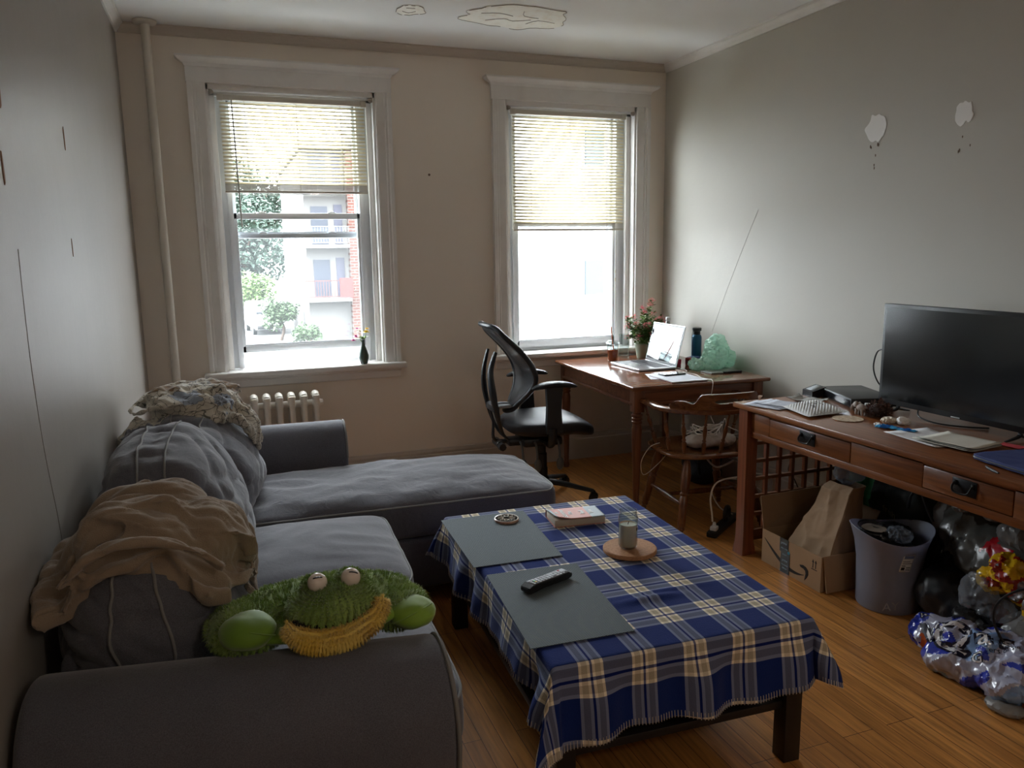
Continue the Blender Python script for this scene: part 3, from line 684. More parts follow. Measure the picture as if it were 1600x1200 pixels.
for j in range(hm_):
    for i in range(hn): a_ = j*(hn+1)+i; fsh += [(a_,a_+1,a_+hn+2,a_+hn+1), (q_+a_,q_+a_+hn+1,q_+a_+hn+2,q_+a_+1)]
rim = [i for i in range(hn+1)]+[j*(hn+1)+hn for j in range(1,hm_+1)]+[hm_*(hn+1)+i for i in range(hn-1,-1,-1)]+[j*(hn+1) for j in range(hm_-1,0,-1)]
for i in range(len(rim)): fsh.append((rim[i], q_+rim[i], q_+rim[(i+1)%len(rim)], rim[(i+1)%len(rim)]))
b.mesh(hv, fsh); b.sphere((-.085,1.985,.815), (.085,.15,.095), 24, 14); b.sphere((-.045,2.03,.79), (.075,.12,.095), 24, 14)
drape_path(1.82, 1.77, .030, -.39, -.06, .7, lift=.022); drape_path(1.88, 1.80, .026, -.37, -.05, .7, lift=.036); drape_path(1.94, 1.90, .028, -.34, -.05, .7, lift=.032)
b.tube([(-.36,1.75,.82),(-.30,1.74,.885),(-.2,1.735,.905),(-.1,1.74,.87),(-.04,1.77,.81)], [.02,.026,.024,.026,.02], 10, 4, flat=.7)
b.tube([(-.40,1.78,.74),(-.415,1.88,.76),(-.41,2.02,.78),(-.40,2.10,.80)], [.03,.035,.03,.028], 10, 4)
folded('fleece_throw', b, M_TAN, .0075, 5, lambda p: .006*fbm(p*7, 4)-.012*(1-abs(nz(p.x*4+p.y*3, p.y*19-p.x*5, p.z*6)))**6-.008*(1-abs(nz(p.x*7+2, p.y*34-p.x*6, p.z*9)))**6, 'tan fleece throw bunched over the near back cushion of the sofa', 'blanket')
# printed fleece heaped on the far cushion
b = B(); rnd = random.Random(11); cx, cy = -.13, 3.50
def zz(x, y): return max(ztop(x, y), .76)
b.sphere((cx-.01, cy, .885), (.195,.20,.085), 24, 14); b.sphere((-.33,3.40,.80), (.075,.10,.045), 18, 12)
for k in range(26):
    a0 = rnd.uniform(0, 6.28); rr = rnd.uniform(.05, .19); ln = rnd.uniform(1.0, 2.6); zo = rnd.uniform(.0, .5); pts = []; rs = []; r = rnd.uniform(.016, .034)
    for i in range(8):
        t = i/7; a = a0+ln*t; q = rr*(1+.25*math.sin(a*2+k)); x = cx+q*1.1*math.cos(a); y = cy+q*1.05*math.sin(a)
        z = .875+.085*math.sqrt(max(0, 1-(q/.235)**2))+.008*math.sin(t*9+k)-.01
        pts.append((x, y, z)); rs.append(r*(.8+.4*math.sin(t*6+k)))
    b.tube(pts, rs, 9, 3, flat=.8)
for (a, c, r) in ((( -.36,3.40,.80),(-.40,3.30,.775),.030),((-.33,3.36,.80),(-.20,3.30,.82),.032),((-.20,3.30,.83),(-.02,3.32,.84),.03),((-.02,3.34,.84),(.06,3.40,.80),.03)):
    b.tube([a, [(a[i]+c[i])/2+(.012 if i==2 else 0) for i in range(3)], c], r, 9, 4)
b.tube([(-.36,3.42,.82),(-.40,3.36,.78),(-.41,3.45,.76),(-.37,3.55,.82)], [.035,.032,.03,.03], 9, 4)
b.tube([(.00,3.42,.87),(.06,3.42,.83),(.09,3.42,.77),(.10,3.43,.71),(.095,3.44,.66)], [.035,.036,.034,.028,.016], 9, 4); b.tube([(.0,3.50,.88),(.07,3.50,.82),(.10,3.50,.74),(.105,3.50,.68)], [.03,.034,.03,.018], 9, 4)
b.tube([(.00,3.36,.85),(.05,3.36,.80),(.075,3.37,.745),(.085,3.38,.70)], [.03,.03,.026,.014], 9, 4)
folded('printed_blanket', b, M_FLORAL, .0075, 4, lambda p: .006*fbm(p*9, 4)-.013*(1-abs(nz(p.x*9+2*p.y, p.y*10, p.z*11)))**6-.009*(1-abs(nz(p.x*19+4, p.y*16, p.z*22)))**6, 'cream and grey printed fleece blanket heaped on the far sofa corner', 'blanket')
# ================================================================ FROG
t = thing('plush_frog', 'green plush frog with yellow mouth lying on the near sofa arm', 'plush toy', (.17, 1.70, .655))
def fur_mat(name, c1, c2, sc=9): return mat(name, c1, .85, spec=.15, sheen=.5, var=(sc, c2, .35, .7))
M_FURG = fur_mat('green_fur', (.21,.34,.07), (.33,.46,.13)); M_FURY = fur_mat('yellow_fur', (.85,.60,.10), (.90,.72,.24), 14)
M_VELG = mat('smooth_green_plush', (.14,.27,.015), .6, sheen=.4, var=(6,(.22,.38,.03),.4,.65)); M_EYE = mat('frog_eye', (.80,.70,.62), .25)
def fur(bsrc, n, ln, m, parent, jit=.6, grav=.25, wid=.0009, seed=1, keepf=None):
    rnd = random.Random(seed); bm = bsrc.bm; bm.normal_update(); fs = [f for f in bm.faces if keepf is None or keepf(f.calc_center_median())]
    ar = []; s = 0
    for f in fs: s += f.calc_area(); ar.append(s)
    import bisect; b = B(); vs = []; fc = []
    for k in range(n):
        f = fs[min(bisect.bisect(ar, rnd.random()*s), len(fs)-1)]; w = [rnd.random()+1e-3 for _ in f.verts]; ws = sum(w)
        p = sum((v.co*(x/ws) for v, x in zip(f.verts, w)), Vector()); nn = f.normal
        cl = Vector((nz(p.x,p.y,p.z,28), nz(p.y,p.z,p.x,28), nz(p.z,p.x,p.y,28)))
        d = (nn+Vector([rnd.uniform(-jit,jit) for _ in range(3)])*.6+cl*.9+Vector((0,0,-grav))).normalized(); l = ln*rnd.uniform(.6,1.2)
        sd = d.cross(nn+Vector((.1,.2,.3))).normalized()*wid; i = len(vs)
        mid = p+d*l*.55; tip = p+(d+Vector((0,0,-.35))).normalized()*l
        vs += [p-sd-nn*.001, p+sd-nn*.001, mid+sd*.7, mid-sd*.7, tip]; fc += [(i,i+1,i+2,i+3),(i+3,i+2,i+4)]
    b.mesh(vs, fc); b.keep = True
    return obj('fur', b, m, parent, smooth=True)
def blobby(c, r, fn=None, u=40, v=26): b = B(); b.sphere(c, r, u, v, fn); b.bm.normal_update(); bmesh.ops.recalc_face_normals(b.bm, faces=b.bm.faces); return b
def nbump(am, s, sd=0): return lambda p: p+Vector((nz(p.x*s,p.y*s,p.z*s+sd), nz(p.y*s,p.z*s,p.x*s+sd), nz(p.z*s,p.x*s,p.y*s+sd)))*am
E_ = nbump(.006, 14)
bb = blobby((.175,1.76,.690), (.215,.13,.040), E_); o = None
src = bb; cp = B(); cp.bm = bb.bm.copy(); o = obj('body', bb, M_FURG, t)
fur(cp, 14000, .012, M_FURG, o, seed=3, keepf=lambda c: c.z > .665); cp.bm.free()
# shoulders furry lumps
for sx, rr in ((.0,(.085,.095,.046)),(.335,(.075,.085,.042))):
    bb = blobby((sx,1.72,.682 if sx < .1 else .672), rr, E_); cp = B(); cp.bm = bb.bm.copy(); o = obj('shoulder', bb, M_FURG, t); fur(cp, 7500, .012, M_FURG, o, seed=int(sx*100)+9); cp.bm.free()
# head
def hf(p):
    q = p.copy(); k = (p.x-.185); q.z += .012*math.cos(k*9)-.004; return E_(q)
bb = blobby((.182,1.648,.732), (.098,.085,.046), hf); cp = B(); cp.bm = bb.bm.copy(); hd = obj('head', bb, M_FURG, t); fur(cp, 15000, .0105, M_FURG, hd, seed=5); cp.bm.free()
# brow lumps carrying the eyes
for ex in (.150,.222):
    bb = blobby((ex,1.668,.772), (.034,.034,.026), E_, 20, 14); cp = B(); cp.bm = bb.bm.copy(); o = obj('brow', bb, M_FURG, t); fur(cp, 2600, .010, M_FURG, o, seed=int(ex*1000)); cp.bm.free()
    e = obj('eye', B().sphere((ex,1.643,.791), .0215, 24, 16), M_EYE, t)
    b = B(); ax = -.25 if ex < .18 else .5; pts = []
    for k in range(9):
        a = math.radians(lerp(-38, 38, k/8)); d = Vector((math.sin(a)*.8+(.0 if ex < .18 else .25), -.62+.1*abs(a), .70+.15*math.cos(a*2)-(.25*a if ex > .18 else 0))).normalized(); pts.append(Vector((ex,1.643,.791))+d*.0217)
    b.tube(pts, [.0006]+[.0018]*7+[.0006], 6, 2); obj('pupil', b, M_BLACK, e)
# mouth line and yellow jaw: crescent
def cres(tt): a = math.radians(lerp(187, 353, tt)); return a
jb = B(); pts = []; rs = []
for k in range(15):
    a = cres(k/14); pts.append((.182+.103*math.cos(a), 1.612-.030*abs(math.sin(a)), .742+.052*math.sin(a)+.012*math.cos(a))); s = math.sin(math.pi*k/14); rs.append(.010+.021*s**.7)
jb.tube(pts, rs, 14, 3, flat=1.0); bmesh.ops.recalc_face_normals(jb.bm, faces=jb.bm.faces); cp = B(); cp.bm = jb.bm.copy(); o = obj('jaw', jb, M_FURY, t); fur(cp, 14000, .0105, M_FURY, o, seed=6, grav=.3); cp.bm.free()
mb = B(); mb.tube([(p[0]*.93+.182*.07, p[1]-.004, p[2]*.5+.742*.5+.006) for p in pts[1:-1]], [.004]+[.0085]*11+[.004], 8, 3, flat=.6); obj('mouth', mb, mat('dark_mouth', (.01,.008,.006), .9), t)
# smooth paws and belly
for px, pz, rr, s in ((.0,.702,(.060,.060,.036),1),(.358,.680,(.056,.062,.032),-1)):
    b = blobby((px,1.655,pz), rr, lambda p: p+Vector((0,0,.004*nz(p.x*30,p.y*30,1))), 28, 18); o = obj('foot', b, M_VELG, t)
    q = B(); q.tube([(px-s*.045,1.64,pz+.018),(px-s*.02,1.615,pz+.022),(px+s*.03,1.60,pz+.012),(px+s*.055,1.62,pz-.004)], .0014, 6, 4); obj('seam', q, M_VELG, o)
b = blobby((.165,1.69,.684), (.19,.10,.026), E_); obj('belly', b, M_VELG, t)
# ================================================================ COFFEE TABLE, CLOTH AND WHAT LIES ON IT
TO = Vector((1.143, 2.252, 0)); TRZ = -.042; TM = Matrix.Translation(TO) @ Matrix.Rotation(TRZ, 4, 'Z')
M_BLKW = mat('black_brown_wood', (.016,.013,.012), .4)
t = thing('coffee_table', 'dark low coffee table under the blue plaid cloth', 'table', TO, TRZ)
HX, HY = .385, .588
b = B(); b.box(-HX, HX, -HY, HY, .40, .45, .003); obj('tabletop', b, M_BLKW, t, local=True)
for sx in (-1, 1):
    for sy in (-1, 1):
        b = B(); b.box(sx*HX-(.055 if sx > 0 else 0), sx*HX+(.055 if sx < 0 else 0), sy*HY-(.055 if sy > 0 else 0), sy*HY+(.055 if sy < 0 else 0), 0, .40, .002); obj('leg', b, M_BLKW, t, local=True)
b = B(); b.box(-HX+.02, HX-.02, -HY+.02, HY-.02, .165, .19, .002); obj('shelf', b, M_BLKW, t, local=True)
def plaid_mat():
    m = mat('blue_plaid_fleece', (.1,.1,.3), .95, spec=.05, sheen=.08); b = m.node_tree.nodes['Principled BSDF']
    uv = N(m,'ShaderNodeUVMap'); sp = N(m,'ShaderNodeSeparateXYZ'); LK(m, uv.outputs[0], sp.inputs[0])
    BL, SK, CR, NV, GR = (.012,.028,.15), (.16,.20,.44), (.95,.86,.70), (.004,.01,.10), (.11,.11,.15)
    TN = (.45,.38,.27); seq = [(0,CR),(.05,TN),(.155,CR),(.205,NV),(.25,CR),(.30,TN),(.405,CR),(.455,BL)]
    def stripes(coord, per, off):
        f = mth(m,'FRACT', mth(m,'ADD', mth(m,'DIVIDE', coord, per), off)); r = N(m,'ShaderNodeValToRGB'); r.color_ramp.interpolation = 'CONSTANT'
        for p, c in seq:
            e = r.color_ramp.elements[0] if p == 0 else r.color_ramp.elements.new(p); e.color = (*c,1)
        # default second element sits at 1.0: harmless
        LK(m, f, r.inputs[0]); return r.outputs[0]
    a = stripes(sp.outputs[0], .153, .17); c = stripes(sp.outputs[1], .200, .45)
    tx = N(m,'ShaderNodeTexNoise'); tx.inputs['Scale'].default_value = 700; LK(m, uv.outputs[0], tx.inputs[0])
    f = mth(m,'MULTIPLY_ADD', mth(m,'GREATER_THAN', tx.outputs[0], .5), .24, .38)
    vm = N(m,'ShaderNodeVectorMath', operation='MULTIPLY'); LK(m, a, vm.inputs[0]); LK(m, c, vm.inputs[1])
    vp = N(m,'ShaderNodeSeparateXYZ'); LK(m, vm.outputs[0], vp.inputs[0]); cb = N(m,'ShaderNodeCombineXYZ')
    for i_ in range(3): LK(m, mth(m,'MULTIPLY', mth(m,'POWER', vp.outputs[i_], .5), mth(m,'MULTIPLY_ADD', f, .6, .72)), cb.inputs[i_])
    col = mixc(m, .26, cb.outputs[0], mixc(m, .5, a, c)); LK(m, col, b.inputs['Base Color'])
    n = N(m,'ShaderNodeTexNoise'); n.inputs['Scale'].default_value = 260; n.inputs['Detail'].default_value = 3; tc = N(m,'ShaderNodeTexCoord'); LK(m, tc.outputs['Object'], n.inputs[0])
    bp = N(m,'ShaderNodeBump'); bp.inputs['Strength'].default_value=.6; bp.inputs['Distance'].default_value=.002; LK(m, n.outputs[0], bp.inputs['Height']); LK(m, bp.outputs[0], b.inputs['Normal'])
    return m
M_PLAID = plaid_mat()
def drops(u, v):
    """how far the cloth edge hangs at each side, varying a little along it"""
    return dict(L=.172+.02*math.sin(v*5), R=.14, N=.232-.035*(u+HX)/(2*HX)+.012*math.sin(u*9), F=.13)
def cloth_pt(u, v):
    ex, ey = HX+.006, HY+.006; cx = max(-ex, min(ex, u)); cy = max(-ey, min(ey, v)); du, dv = u-cx, v-cy; d = math.hypot(du, dv); zt = .4535
    if d < 1e-6:
        z = zt+.0012*nz(u*6, v*6, 2)
        z += .010*math.exp(-((v+.335)/.020)**2)*math.exp(-((u-.02)/.10)**2)+.006*math.exp(-((v+.30)/.012)**2)*math.exp(-((u-.08)/.13)**2)
        return Vector((cx, cy, z))
    nx_, ny_ = du/d, dv/d; th = math.atan2(abs(dv), abs(du)); cor = math.sin(2*th)
    R = .012; an = min(d/R, 1.35); out = R*math.sin(an); dn = R*(1-math.cos(an)); rest = max(0, d-1.35*R)
    k = sm(rest/.12)
    s = (v if abs(du) > abs(dv) else u)
    wave = .014*math.sin(s*21+1.3)+.010*math.sin(s*37+u*3)+.01*nz(s*9, 1, 3)
    flare = .16+.34*cor
    if u < -ex and v < 0 and cor < .9: wave += .012*math.sin(s*30)
    out += rest*flare*.9+k*wave*(1-cor); dn += rest*math.sqrt(max(.1, 1-(flare*.9)**2))*(1-.06*cor)
    tang = Vector((-ny_, nx_, 0)); sg = k*.05*math.sin(4*th)*cor
    return Vector((cx+nx_*out, cy+ny_*out, zt-dn))+tang*sg*.5
def cloth_fn(i, j):
    dd = drops(0, 0); u = lerp(-HX-dd['L'], HX+dd['R'], i); v = lerp(-HY-dd['N'], HY+dd['F'], j)
    # let hem drift
    if v < -HY: dn = drops(u, v)['N']/dd['N']; v2 = -HY+(v+HY)*dn
    else: v2 = v
    if u < -HX: dl = drops(u, v)['L']/dd['L']; u2 = -HX+(u+HX)*dl
    else: u2 = u
    p = TM @ cloth_pt(u2, v2); return (p.x, p.y, p.z, u2, v2)
b = B(); b.grid(cloth_fn, 150, 210); cl = obj('plaid_tablecloth', b, M_PLAID, None, ang=180, solid=.003, label='blue and cream plaid fleece cloth draped over the coffee table', cat='tablecloth')
b = B(); nst = 120
for k in range(nst):
    i = (k+.5)/nst; p = Vector(cloth_fn(i, 0)[:3]); q = Vector(cloth_fn(i, .006)[:3]); p2 = Vector(cloth_fn(i+.0035, 0)[:3]); p0 = p+(p-q).normalized()*.002
    b.tube([p0+Vector((0,-.0025,0)), q+(q-p)*.9+Vector((0,-.0025,0))], .0011, 5, 1)
for k in range(110):
    j = (k+.5)/110; p = Vector(cloth_fn(0, j)[:3]); q = Vector(cloth_fn(.008, j)[:3]); b.tube([p+(p-q)*.2+Vector((-.0025,0,0)), q+(q-p)*.8+Vector((-.0025,0,0))], .0011, 5, 1)
st = obj('edge_stitching', b, mat('stitch_thread', (.55,.50,.45), .9), cl, kind='stuff')
ZT = .4555
def Tl(x, y, z=0): return TM @ Vector((x, y, z))
def mat_weave():
    m = mat('woven_grey_placemat', (.10,.12,.13), .75, spec=.25); b = m.node_tree.nodes['Principled BSDF']; tc = N(m,'ShaderNodeTexCoord'); mp = N(m,'ShaderNodeMapping'); mp.inputs['Rotation'].default_value = (0,0,.3); LK(m, tc.outputs['Object'], mp.inputs[0])
    ch = N(m,'ShaderNodeTexChecker'); ch.inputs['Scale'].default_value = 260; ch.inputs['Color1'].default_value = (.20,.24,.255,1); ch.inputs['Color2'].default_value = (.04,.052,.06,1); LK(m, mp.outputs[0], ch.inputs[0]); LK(m, ch.outputs[0], b.inputs['Base Color'])
    bp = N(m,'ShaderNodeBump'); bp.inputs['Strength'].default_value=.5; bp.inputs['Distance'].default_value=.001; LK(m, ch.outputs[1], bp.inputs['Height']); LK(m, bp.outputs[0], b.inputs['Normal']); return m
M_PM = mat_weave()
def quad_slab(name, pts, z, th, m, label, cat, curl=0, group=None, n=14):
    """flat sheet with its four measured corners, lying at height z"""
    P = [Vector((x, y, 0)) for x, y in pts]
    def fn(i, j):
        p = P[0].lerp(P[1], i).lerp(P[3].lerp(P[2], i), j); e = 0
        if curl: e = curl*(max(0, abs(i-.5)*2-.6)**2+max(0, abs(j-.5)*2-.6)**2)+abs(curl)*.2*nz(i*3, j*3, z)
        return (p.x, p.y, z+e)
    b = B(); b.grid(fn, n, n, uv=False); return obj(name, b, m, None, smooth=bool(curl), solid=th, label=label, cat=cat, group=group)
quad_slab('placemat', [(.742,2.822),(1.082,2.808),(1.038,2.318),(.722,2.335)], ZT+.003, .0018, M_PM, 'dark grey woven placemat at the far end of the plaid cloth, holding a round coaster', 'placemat')
quad_slab('placemat', [(.742,2.262),(1.052,2.238),(1.002,1.752),(.698,1.768)], ZT+.003, .0018, M_PM, 'dark grey woven placemat under the remote control', 'placemat')
# coaster with carved rim
c0 = (.980, 2.722, ZT+.004); M_COAST = mat('terracotta_coaster', (.42,.22,.15), .3, var=(60,(.62,.40,.30),.4,.6)); M_CRM = mat('cream_inlay', (.80,.72,.62), .25)
t = thing('coaster', 'round brown and cream patterned coaster on the far placemat', 'coaster', c0)
obj('disc', B().lathe([(.0,0),(.046,0),(.0485,.002),(.0485,.008),(.046,.010),(0,.010)], c0, None, 40), M_COAST, t)
b = B(); b.lathe([(.043,.0101),(.0465,.0108),(.0475,.0101)], c0, None, 40)
for k in range(10):
    a = k*math.pi/5; b.tube([Vector(c0)+Vector((math.cos(a+d)*r, math.sin(a+d)*r, .0104)) for r, d in ((.012,0),(.024,.25),(.036,-.1),(.028,-.3),(.016,-.1))], .0012, 5, 3)
obj('inlay', b, M_CRM, t, kind='stuff')
# book
M_PAGE = mat('book_pages', (.55,.47,.36), .8, aniso=(1,1,90), bump=(40,.5,.002)); M_COV = mat('book_cover', (.62,.23,.18), .55); M_COVG = mat('book_cover_grey', (.36,.42,.46), .55); M_LET = mat('white_lettering', (.85,.85,.83), .5)
bk = thing('book', 'salmon and grey paperback book with white title lettering on the plaid cloth', 'book', (1.232, 2.628, ZT+.002), -.13)
w, h_ = .200, .125; b = B(); b.box(-w/2, w/2, -h_/2, h_/2, .002, .026, .0008); obj('pages', b, M_PAGE, bk, local=True)
b = B(); b.box(-w/2-.002, w/2+.001, -h_/2-.001, h_/2+.001, 0, .002); obj('back_cover', b, M_COV, bk, local=True)
b = B(); b.box(-w/2-.003, w/2+.001, h_/2, h_/2+.0015, 0, .028); obj('spine', b, M_COV, bk, local=True)
def cov(x, y): s = max(0, (-x)/(w/2)-.05); return .0285+.020*s**2.2*max(0, (.5-y/h_))**.8+.004*max(0,(x/(w/2)-.6))*(.5-y/h_)
b = B(); nn = 30
def covf(i, j): x = lerp(-w/2-.001, w/2+.002, i); y = lerp(-h_/2-.001, h_/2, j); return (x, y, cov(x, y))
b.grid(covf, nn, 12, uv=False)
for f in b.bm.faces: f.material_index = 1 if f.calc_center_median().x > .050 or f.calc_center_median().x < -.085 else 0
fc = obj('front_cover', b, [M_COV, M_COVG], bk, local=True, solid=.0008)
FL = lambda ox, oy, k: (lambda c: Vector((ox-c.y*k, oy+c.x*k, cov(ox-c.y*k, oy+c.x*k)+.0012+c.z)))
for s, x, sz in (('the', -.078, .020), ('Summer', -.052, .030), ('The', -.022, .022), ('Bell', .026, .026), ('Jane', .060, .022)):
    b = B(); text_mesh(b, s, sz, Matrix.Identity(4), .0003, .0004, fn=FL(x, 0, 1)); obj('title_word', b, M_LET, fc, local=True)
# trivet with candle
tc_ = (1.272, 2.266, ZT+.002); M_CORK = mat('cork', (.48,.24,.11), .75, var=(120,(.36,.17,.075),.4,.7), bump=(200,.4,.002))
obj('cork_trivet', B().lathe([(0,0),(.090,0),(.0935,.003),(.0935,.013),(.090,.016),(0,.016)], tc_, None, 48), M_CORK, None, label='round cork trivet under the candle jar', cat='trivet')
cz = ZT+.0185; cc = (1.262, 2.262, cz)
t = thing('candle_jar', 'tall glass jar candle with cream wax on the cork trivet', 'candle', cc)
obj('jar', B().lathe([(.0,.001),(.026,.001),(.030,.006),(.0335,.014),(.0335,.100),(.0345,.112),(.030,.122),(.0295,.134),(.031,.137),(.0295,.137),(.028,.134),(.0285,.122),(.0325,.111),(.0318,.100),(.0318,.016),(.028,.008),(0,.005)], cc, None, 32), M_CLEAR, t)
obj('wax', B().lathe([(0,.006),(.027,.008),(.0312,.016),(.0312,.086),(.030,.088),(.026,.0845),(0,.084)], cc, None, 32), mat('cream_wax', (.78,.72,.58), .5, subs=.2), t)
obj('wick', B().tube([(cc[0],cc[1],cz+.082),(cc[0]+.001,cc[1],cz+.090),(cc[0]+.004,cc[1],cz+.094)], .0012, 6, 3), M_BLACK, t)
b = B(); b.box(-.0003, .0003, -.010, .010, .0, .030)
o = obj('label_mark', B().prism([(cc[0]+.0335*math.cos(a), cc[1]+.0335*math.sin(a)) for a in [math.radians(-62+3*k) for k in range(7)]]+[(cc[0]+.0339*math.cos(a), cc[1]+.0339*math.sin(a)) for a in [math.radians(-44-3*k) for k in range(7)]], 'z', cz+.068, cz+.078), mat('dark_print', (.05,.05,.06), .5), t, label='dark printed mark')
# remote control
rm = thing('remote_control', 'black television remote with grey face on the near placemat', 'remote control', (.892, 2.118, ZT+.005), math.radians(22))
b = B(); b.prism([(-.092,.006),(-.088,.001),(-.02,.004),(.08,.0),(.096,.004),(.098,.014),(.092,.021),(-.078,.026),(-.092,.018)], 'y', -.0215, .0215); bmesh.ops.recalc_face_normals(b.bm, faces=b.bm.faces); bmesh.ops.bevel(b.bm, geom=[e for e in b.bm.edges], offset=.0022, segments=2, affect='EDGES'); rb = obj('body', b, M_BLACK, rm, local=True)
fz = lambda x: lerp(.026, .021, (x+.078)/.17)
b = B(); b.mesh([(-.070,-.018,fz(-.07)+.0005),(.088,-.018,fz(.088)+.0005),(.088,.018,fz(.088)+.0005),(-.070,.018,fz(-.07)+.0005)], [(0,1,2,3)]); obj('face_plate', b, mat('grey_face', (.20,.21,.24), .3), rm, local=True, solid=.0008)
M_KEY = mat('grey_key', (.38,.40,.44), .4); cols = {(0,1):(.45,.40,.1)}
for i in range(11):
    for j in range(4):
        if i in (7,) and j in (0,3): continue
        x = -.062+i*.0128; y = -.0125+j*.0083; z = fz(x)+.0006
        b = B(); b.box(x-.0042, x+.0042, y-.0028, y+.0028, z, z+.0016, .0007, seg=1)
        mm = M_KEY
        if i == 10 and j == 3: mm = mat('red_key', (.5,.03,.03), .4)
        elif i == 1: mm = [M_BLACK, mat('yellow_key', (.6,.45,.08), .4), mat('green_key', (.1,.4,.15), .4), M_KEY][j]
        obj('button', b, mm, rm, local=True)
# ================================================================ OFFICE CHAIR
M_LEA = mat('black_leather', (.012,.012,.015), .5, spec=.3, bump=(90,.25,.002), var=(4,(.022,.022,.026),.3,.7)); M_PLA = mat('dark_grey_plastic', (.014,.017,.020), .38, spec=.5)
def meshback_mat():
    m = bpy.data.materials.new('chair_mesh_fabric'); m.use_nodes = True; nt = m.node_tree; b = nt.nodes['Principled BSDF']; o = nt.nodes['Material Output']
    b.inputs['Base Color'].default_value = (.01,.01,.012,1); b.inputs['Roughness'].default_value = .6
    t = nt.nodes.new('ShaderNodeBsdfTransparent'); mx = nt.nodes.new('ShaderNodeMixShader'); mx.inputs[0].default_value = .90
    nt.links.new(t.outputs[0], mx.inputs[1]); nt.links.new(b.outputs[0], mx.inputs[2]); nt.links.new(mx.outputs[0], o.inputs[0]); return m
M_MESH = meshback_mat()
CO = (1.745, 4.20, 0)
oc = thing('office_chair', 'black office chair with mesh back and padded arms beside the wooden desk', 'office chair', CO, -math.pi/2-.07)
def OP(name, b, m, p=None, **k): return obj(name, b, m, p or oc, local=True, **k)   # local +y is the front, +x its right side
for k in range(5):
    a = math.radians(-90+8+72*k); c, s = math.cos(a), math.sin(a)
    b = B(); b.tube([(0.03*c,.03*s,.115),(.12*c,.12*s,.105),(.22*c,.22*s,.085),(.315*c,.315*s,.066)], [.032,.028,.023,.019], 12, 4, flat=.6); leg = OP('base_leg', b, M_PLA)
    q = Vector((.315*c, .315*s, 0)); tv = Vector((-s, c, 0))
    b = B(); b.cyl(q+tv*-.024+Vector((0,0,.028)), q+tv*-.006+Vector((0,0,.028)), .027, None, 20); b.cyl(q+tv*.006+Vector((0,0,.028)), q+tv*.024+Vector((0,0,.028)), .027, None, 20)
    b.cyl(q+Vector((0,0,.028)), q+Vector((0,0,.070)), .009, None, 10); b.tube([q+tv*-.018+Vector((.0,0,.05)), q+Vector((0,0,.060)), q+tv*.018+Vector((0,0,.05))], .014, 8, 3); b.cyl(q-tv*.02+Vector((0,0,.028)), q+tv*.02+Vector((0,0,.028)), .008, None, 8)
    OP('caster', b, M_BLACK, leg)
b = B(); b.lathe([(.045,.08),(.05,.10),(.046,.14),(.036,.15),(.036,.20),(.032,.205),(.032,.29),(.026,.295),(.026,.36),(.0,.36)], (0,0,0)); OP('gas_column', b, M_BLACK)
b = B(); b.box(-.10, .10, -.14, .10, .355, .405, .012); b.box(-.055, .055, -.22, -.12, .36, .40, .01); b.box(-.19, .19, -.05, .02, .39, .41, .006); mech = OP('tilt_mechanism', b, M_BLACK)
# paddle levers hanging on both sides
for i, (x, y) in enumerate(((.125,-.165),(.150,-.085),(.145,.055))):
    b = B(); b.tube([(x-.03,y,.395),(x,y,.385),(x+.012,y+.004,.34),(x+.016,y+.004,.30)], [.006,.007,.007,.008], 8, 4)
    b.sphere((x+.018,y+.005,.262), (.011,.023,.040), 18, 12); OP('lever_paddle', b, mat('grey_lever', (.10,.11,.11), .28), mech)
# seat: contoured with waterfall front
def seatfn(d):
    p = rbox(d, 3.2); a, c, e = p.x, p.y, p.z; w = .255*(1-.06*(c<0)*abs(c)**2)
    z = .475+e*.052; z += -.040*max(0,c-.35)**1.5*2.2+.016*abs(a)**3+.014*max(0,-c-.5)
    z += (.012*(1-a*a)*(1-c*c) if e > 0 else 0)
    return Vector((a*w, c*.265+.03, z))
b = B(); b.mesh([seatfn(v) for v in CV], CF); OP('seat', b, M_LEA)
# backrest frame and mesh
def bk_pt(u, v):    # u -1..1 across, v 0..1 up
    z = lerp(.585, 1.085, v); y = -.225-.10*v+.17*math.sin(math.pi*min(1, v*1.05))**1.2*(1-.55*v)-.12*max(0, v-.72)**1.4*1.6; y += .045*u*u
    return Vector((u, y, z))
def halfw(v): return .215*(1-abs(2*v-1.12)**3.2*.45)*(0.62+.38*sm(v/.45))*(1 if v < .9 else math.sqrt(max(0,1-((v-.9)/.1)**2*.55)))
pts = []
for k in range(14): v = k/13*.97+.0; pts.append(bk_pt(1, v)*1 if False else Vector((halfw(v), *bk_pt(.9, v)[1:])))
top = [Vector((halfw(.97)*math.cos(a), *bk_pt(.9*math.cos(a), .97+.03*math.sin(a))[1:])) for a in (math.pi*.25, math.pi*.5, math.pi*.75)]
L_ = [Vector((-p.x, p.y, p.z)) for p in reversed(pts)]
bot = [Vector((halfw(0)*.6, bk_pt(.4,0).y, .573)), Vector((0, bk_pt(0,0).y, .570)), Vector((-halfw(0)*.6, bk_pt(.4,0).y, .573))][::-1]
loop = pts+top+L_+bot
b = B(); b.tube(loop, .0155, 10, 3, closed=True); bf = OP('backrest_frame', b, M_PLA)
def mf(i, j): v = j*.985; u = (i*2-1); w = halfw(v); p = bk_pt(u*.9, v); return (u*w, p.y, p.z)
b = B(); b.grid(mf, 20, 30, uv=False); OP('mesh_panel', b, M_MESH, bf)
b = B()   # spine with two side struts
for s in (-1, 1): b.tube([(s*.02,-.20,.385),(s*.05,-.255,.44),(s*.085,-.295,.55),(s*.095,-.325,.70),(s*.075,-.330,.82),(s*.085,-.30,.93)], [.013,.013,.020,.026,.022,.014], 10, 5, flat=.6)
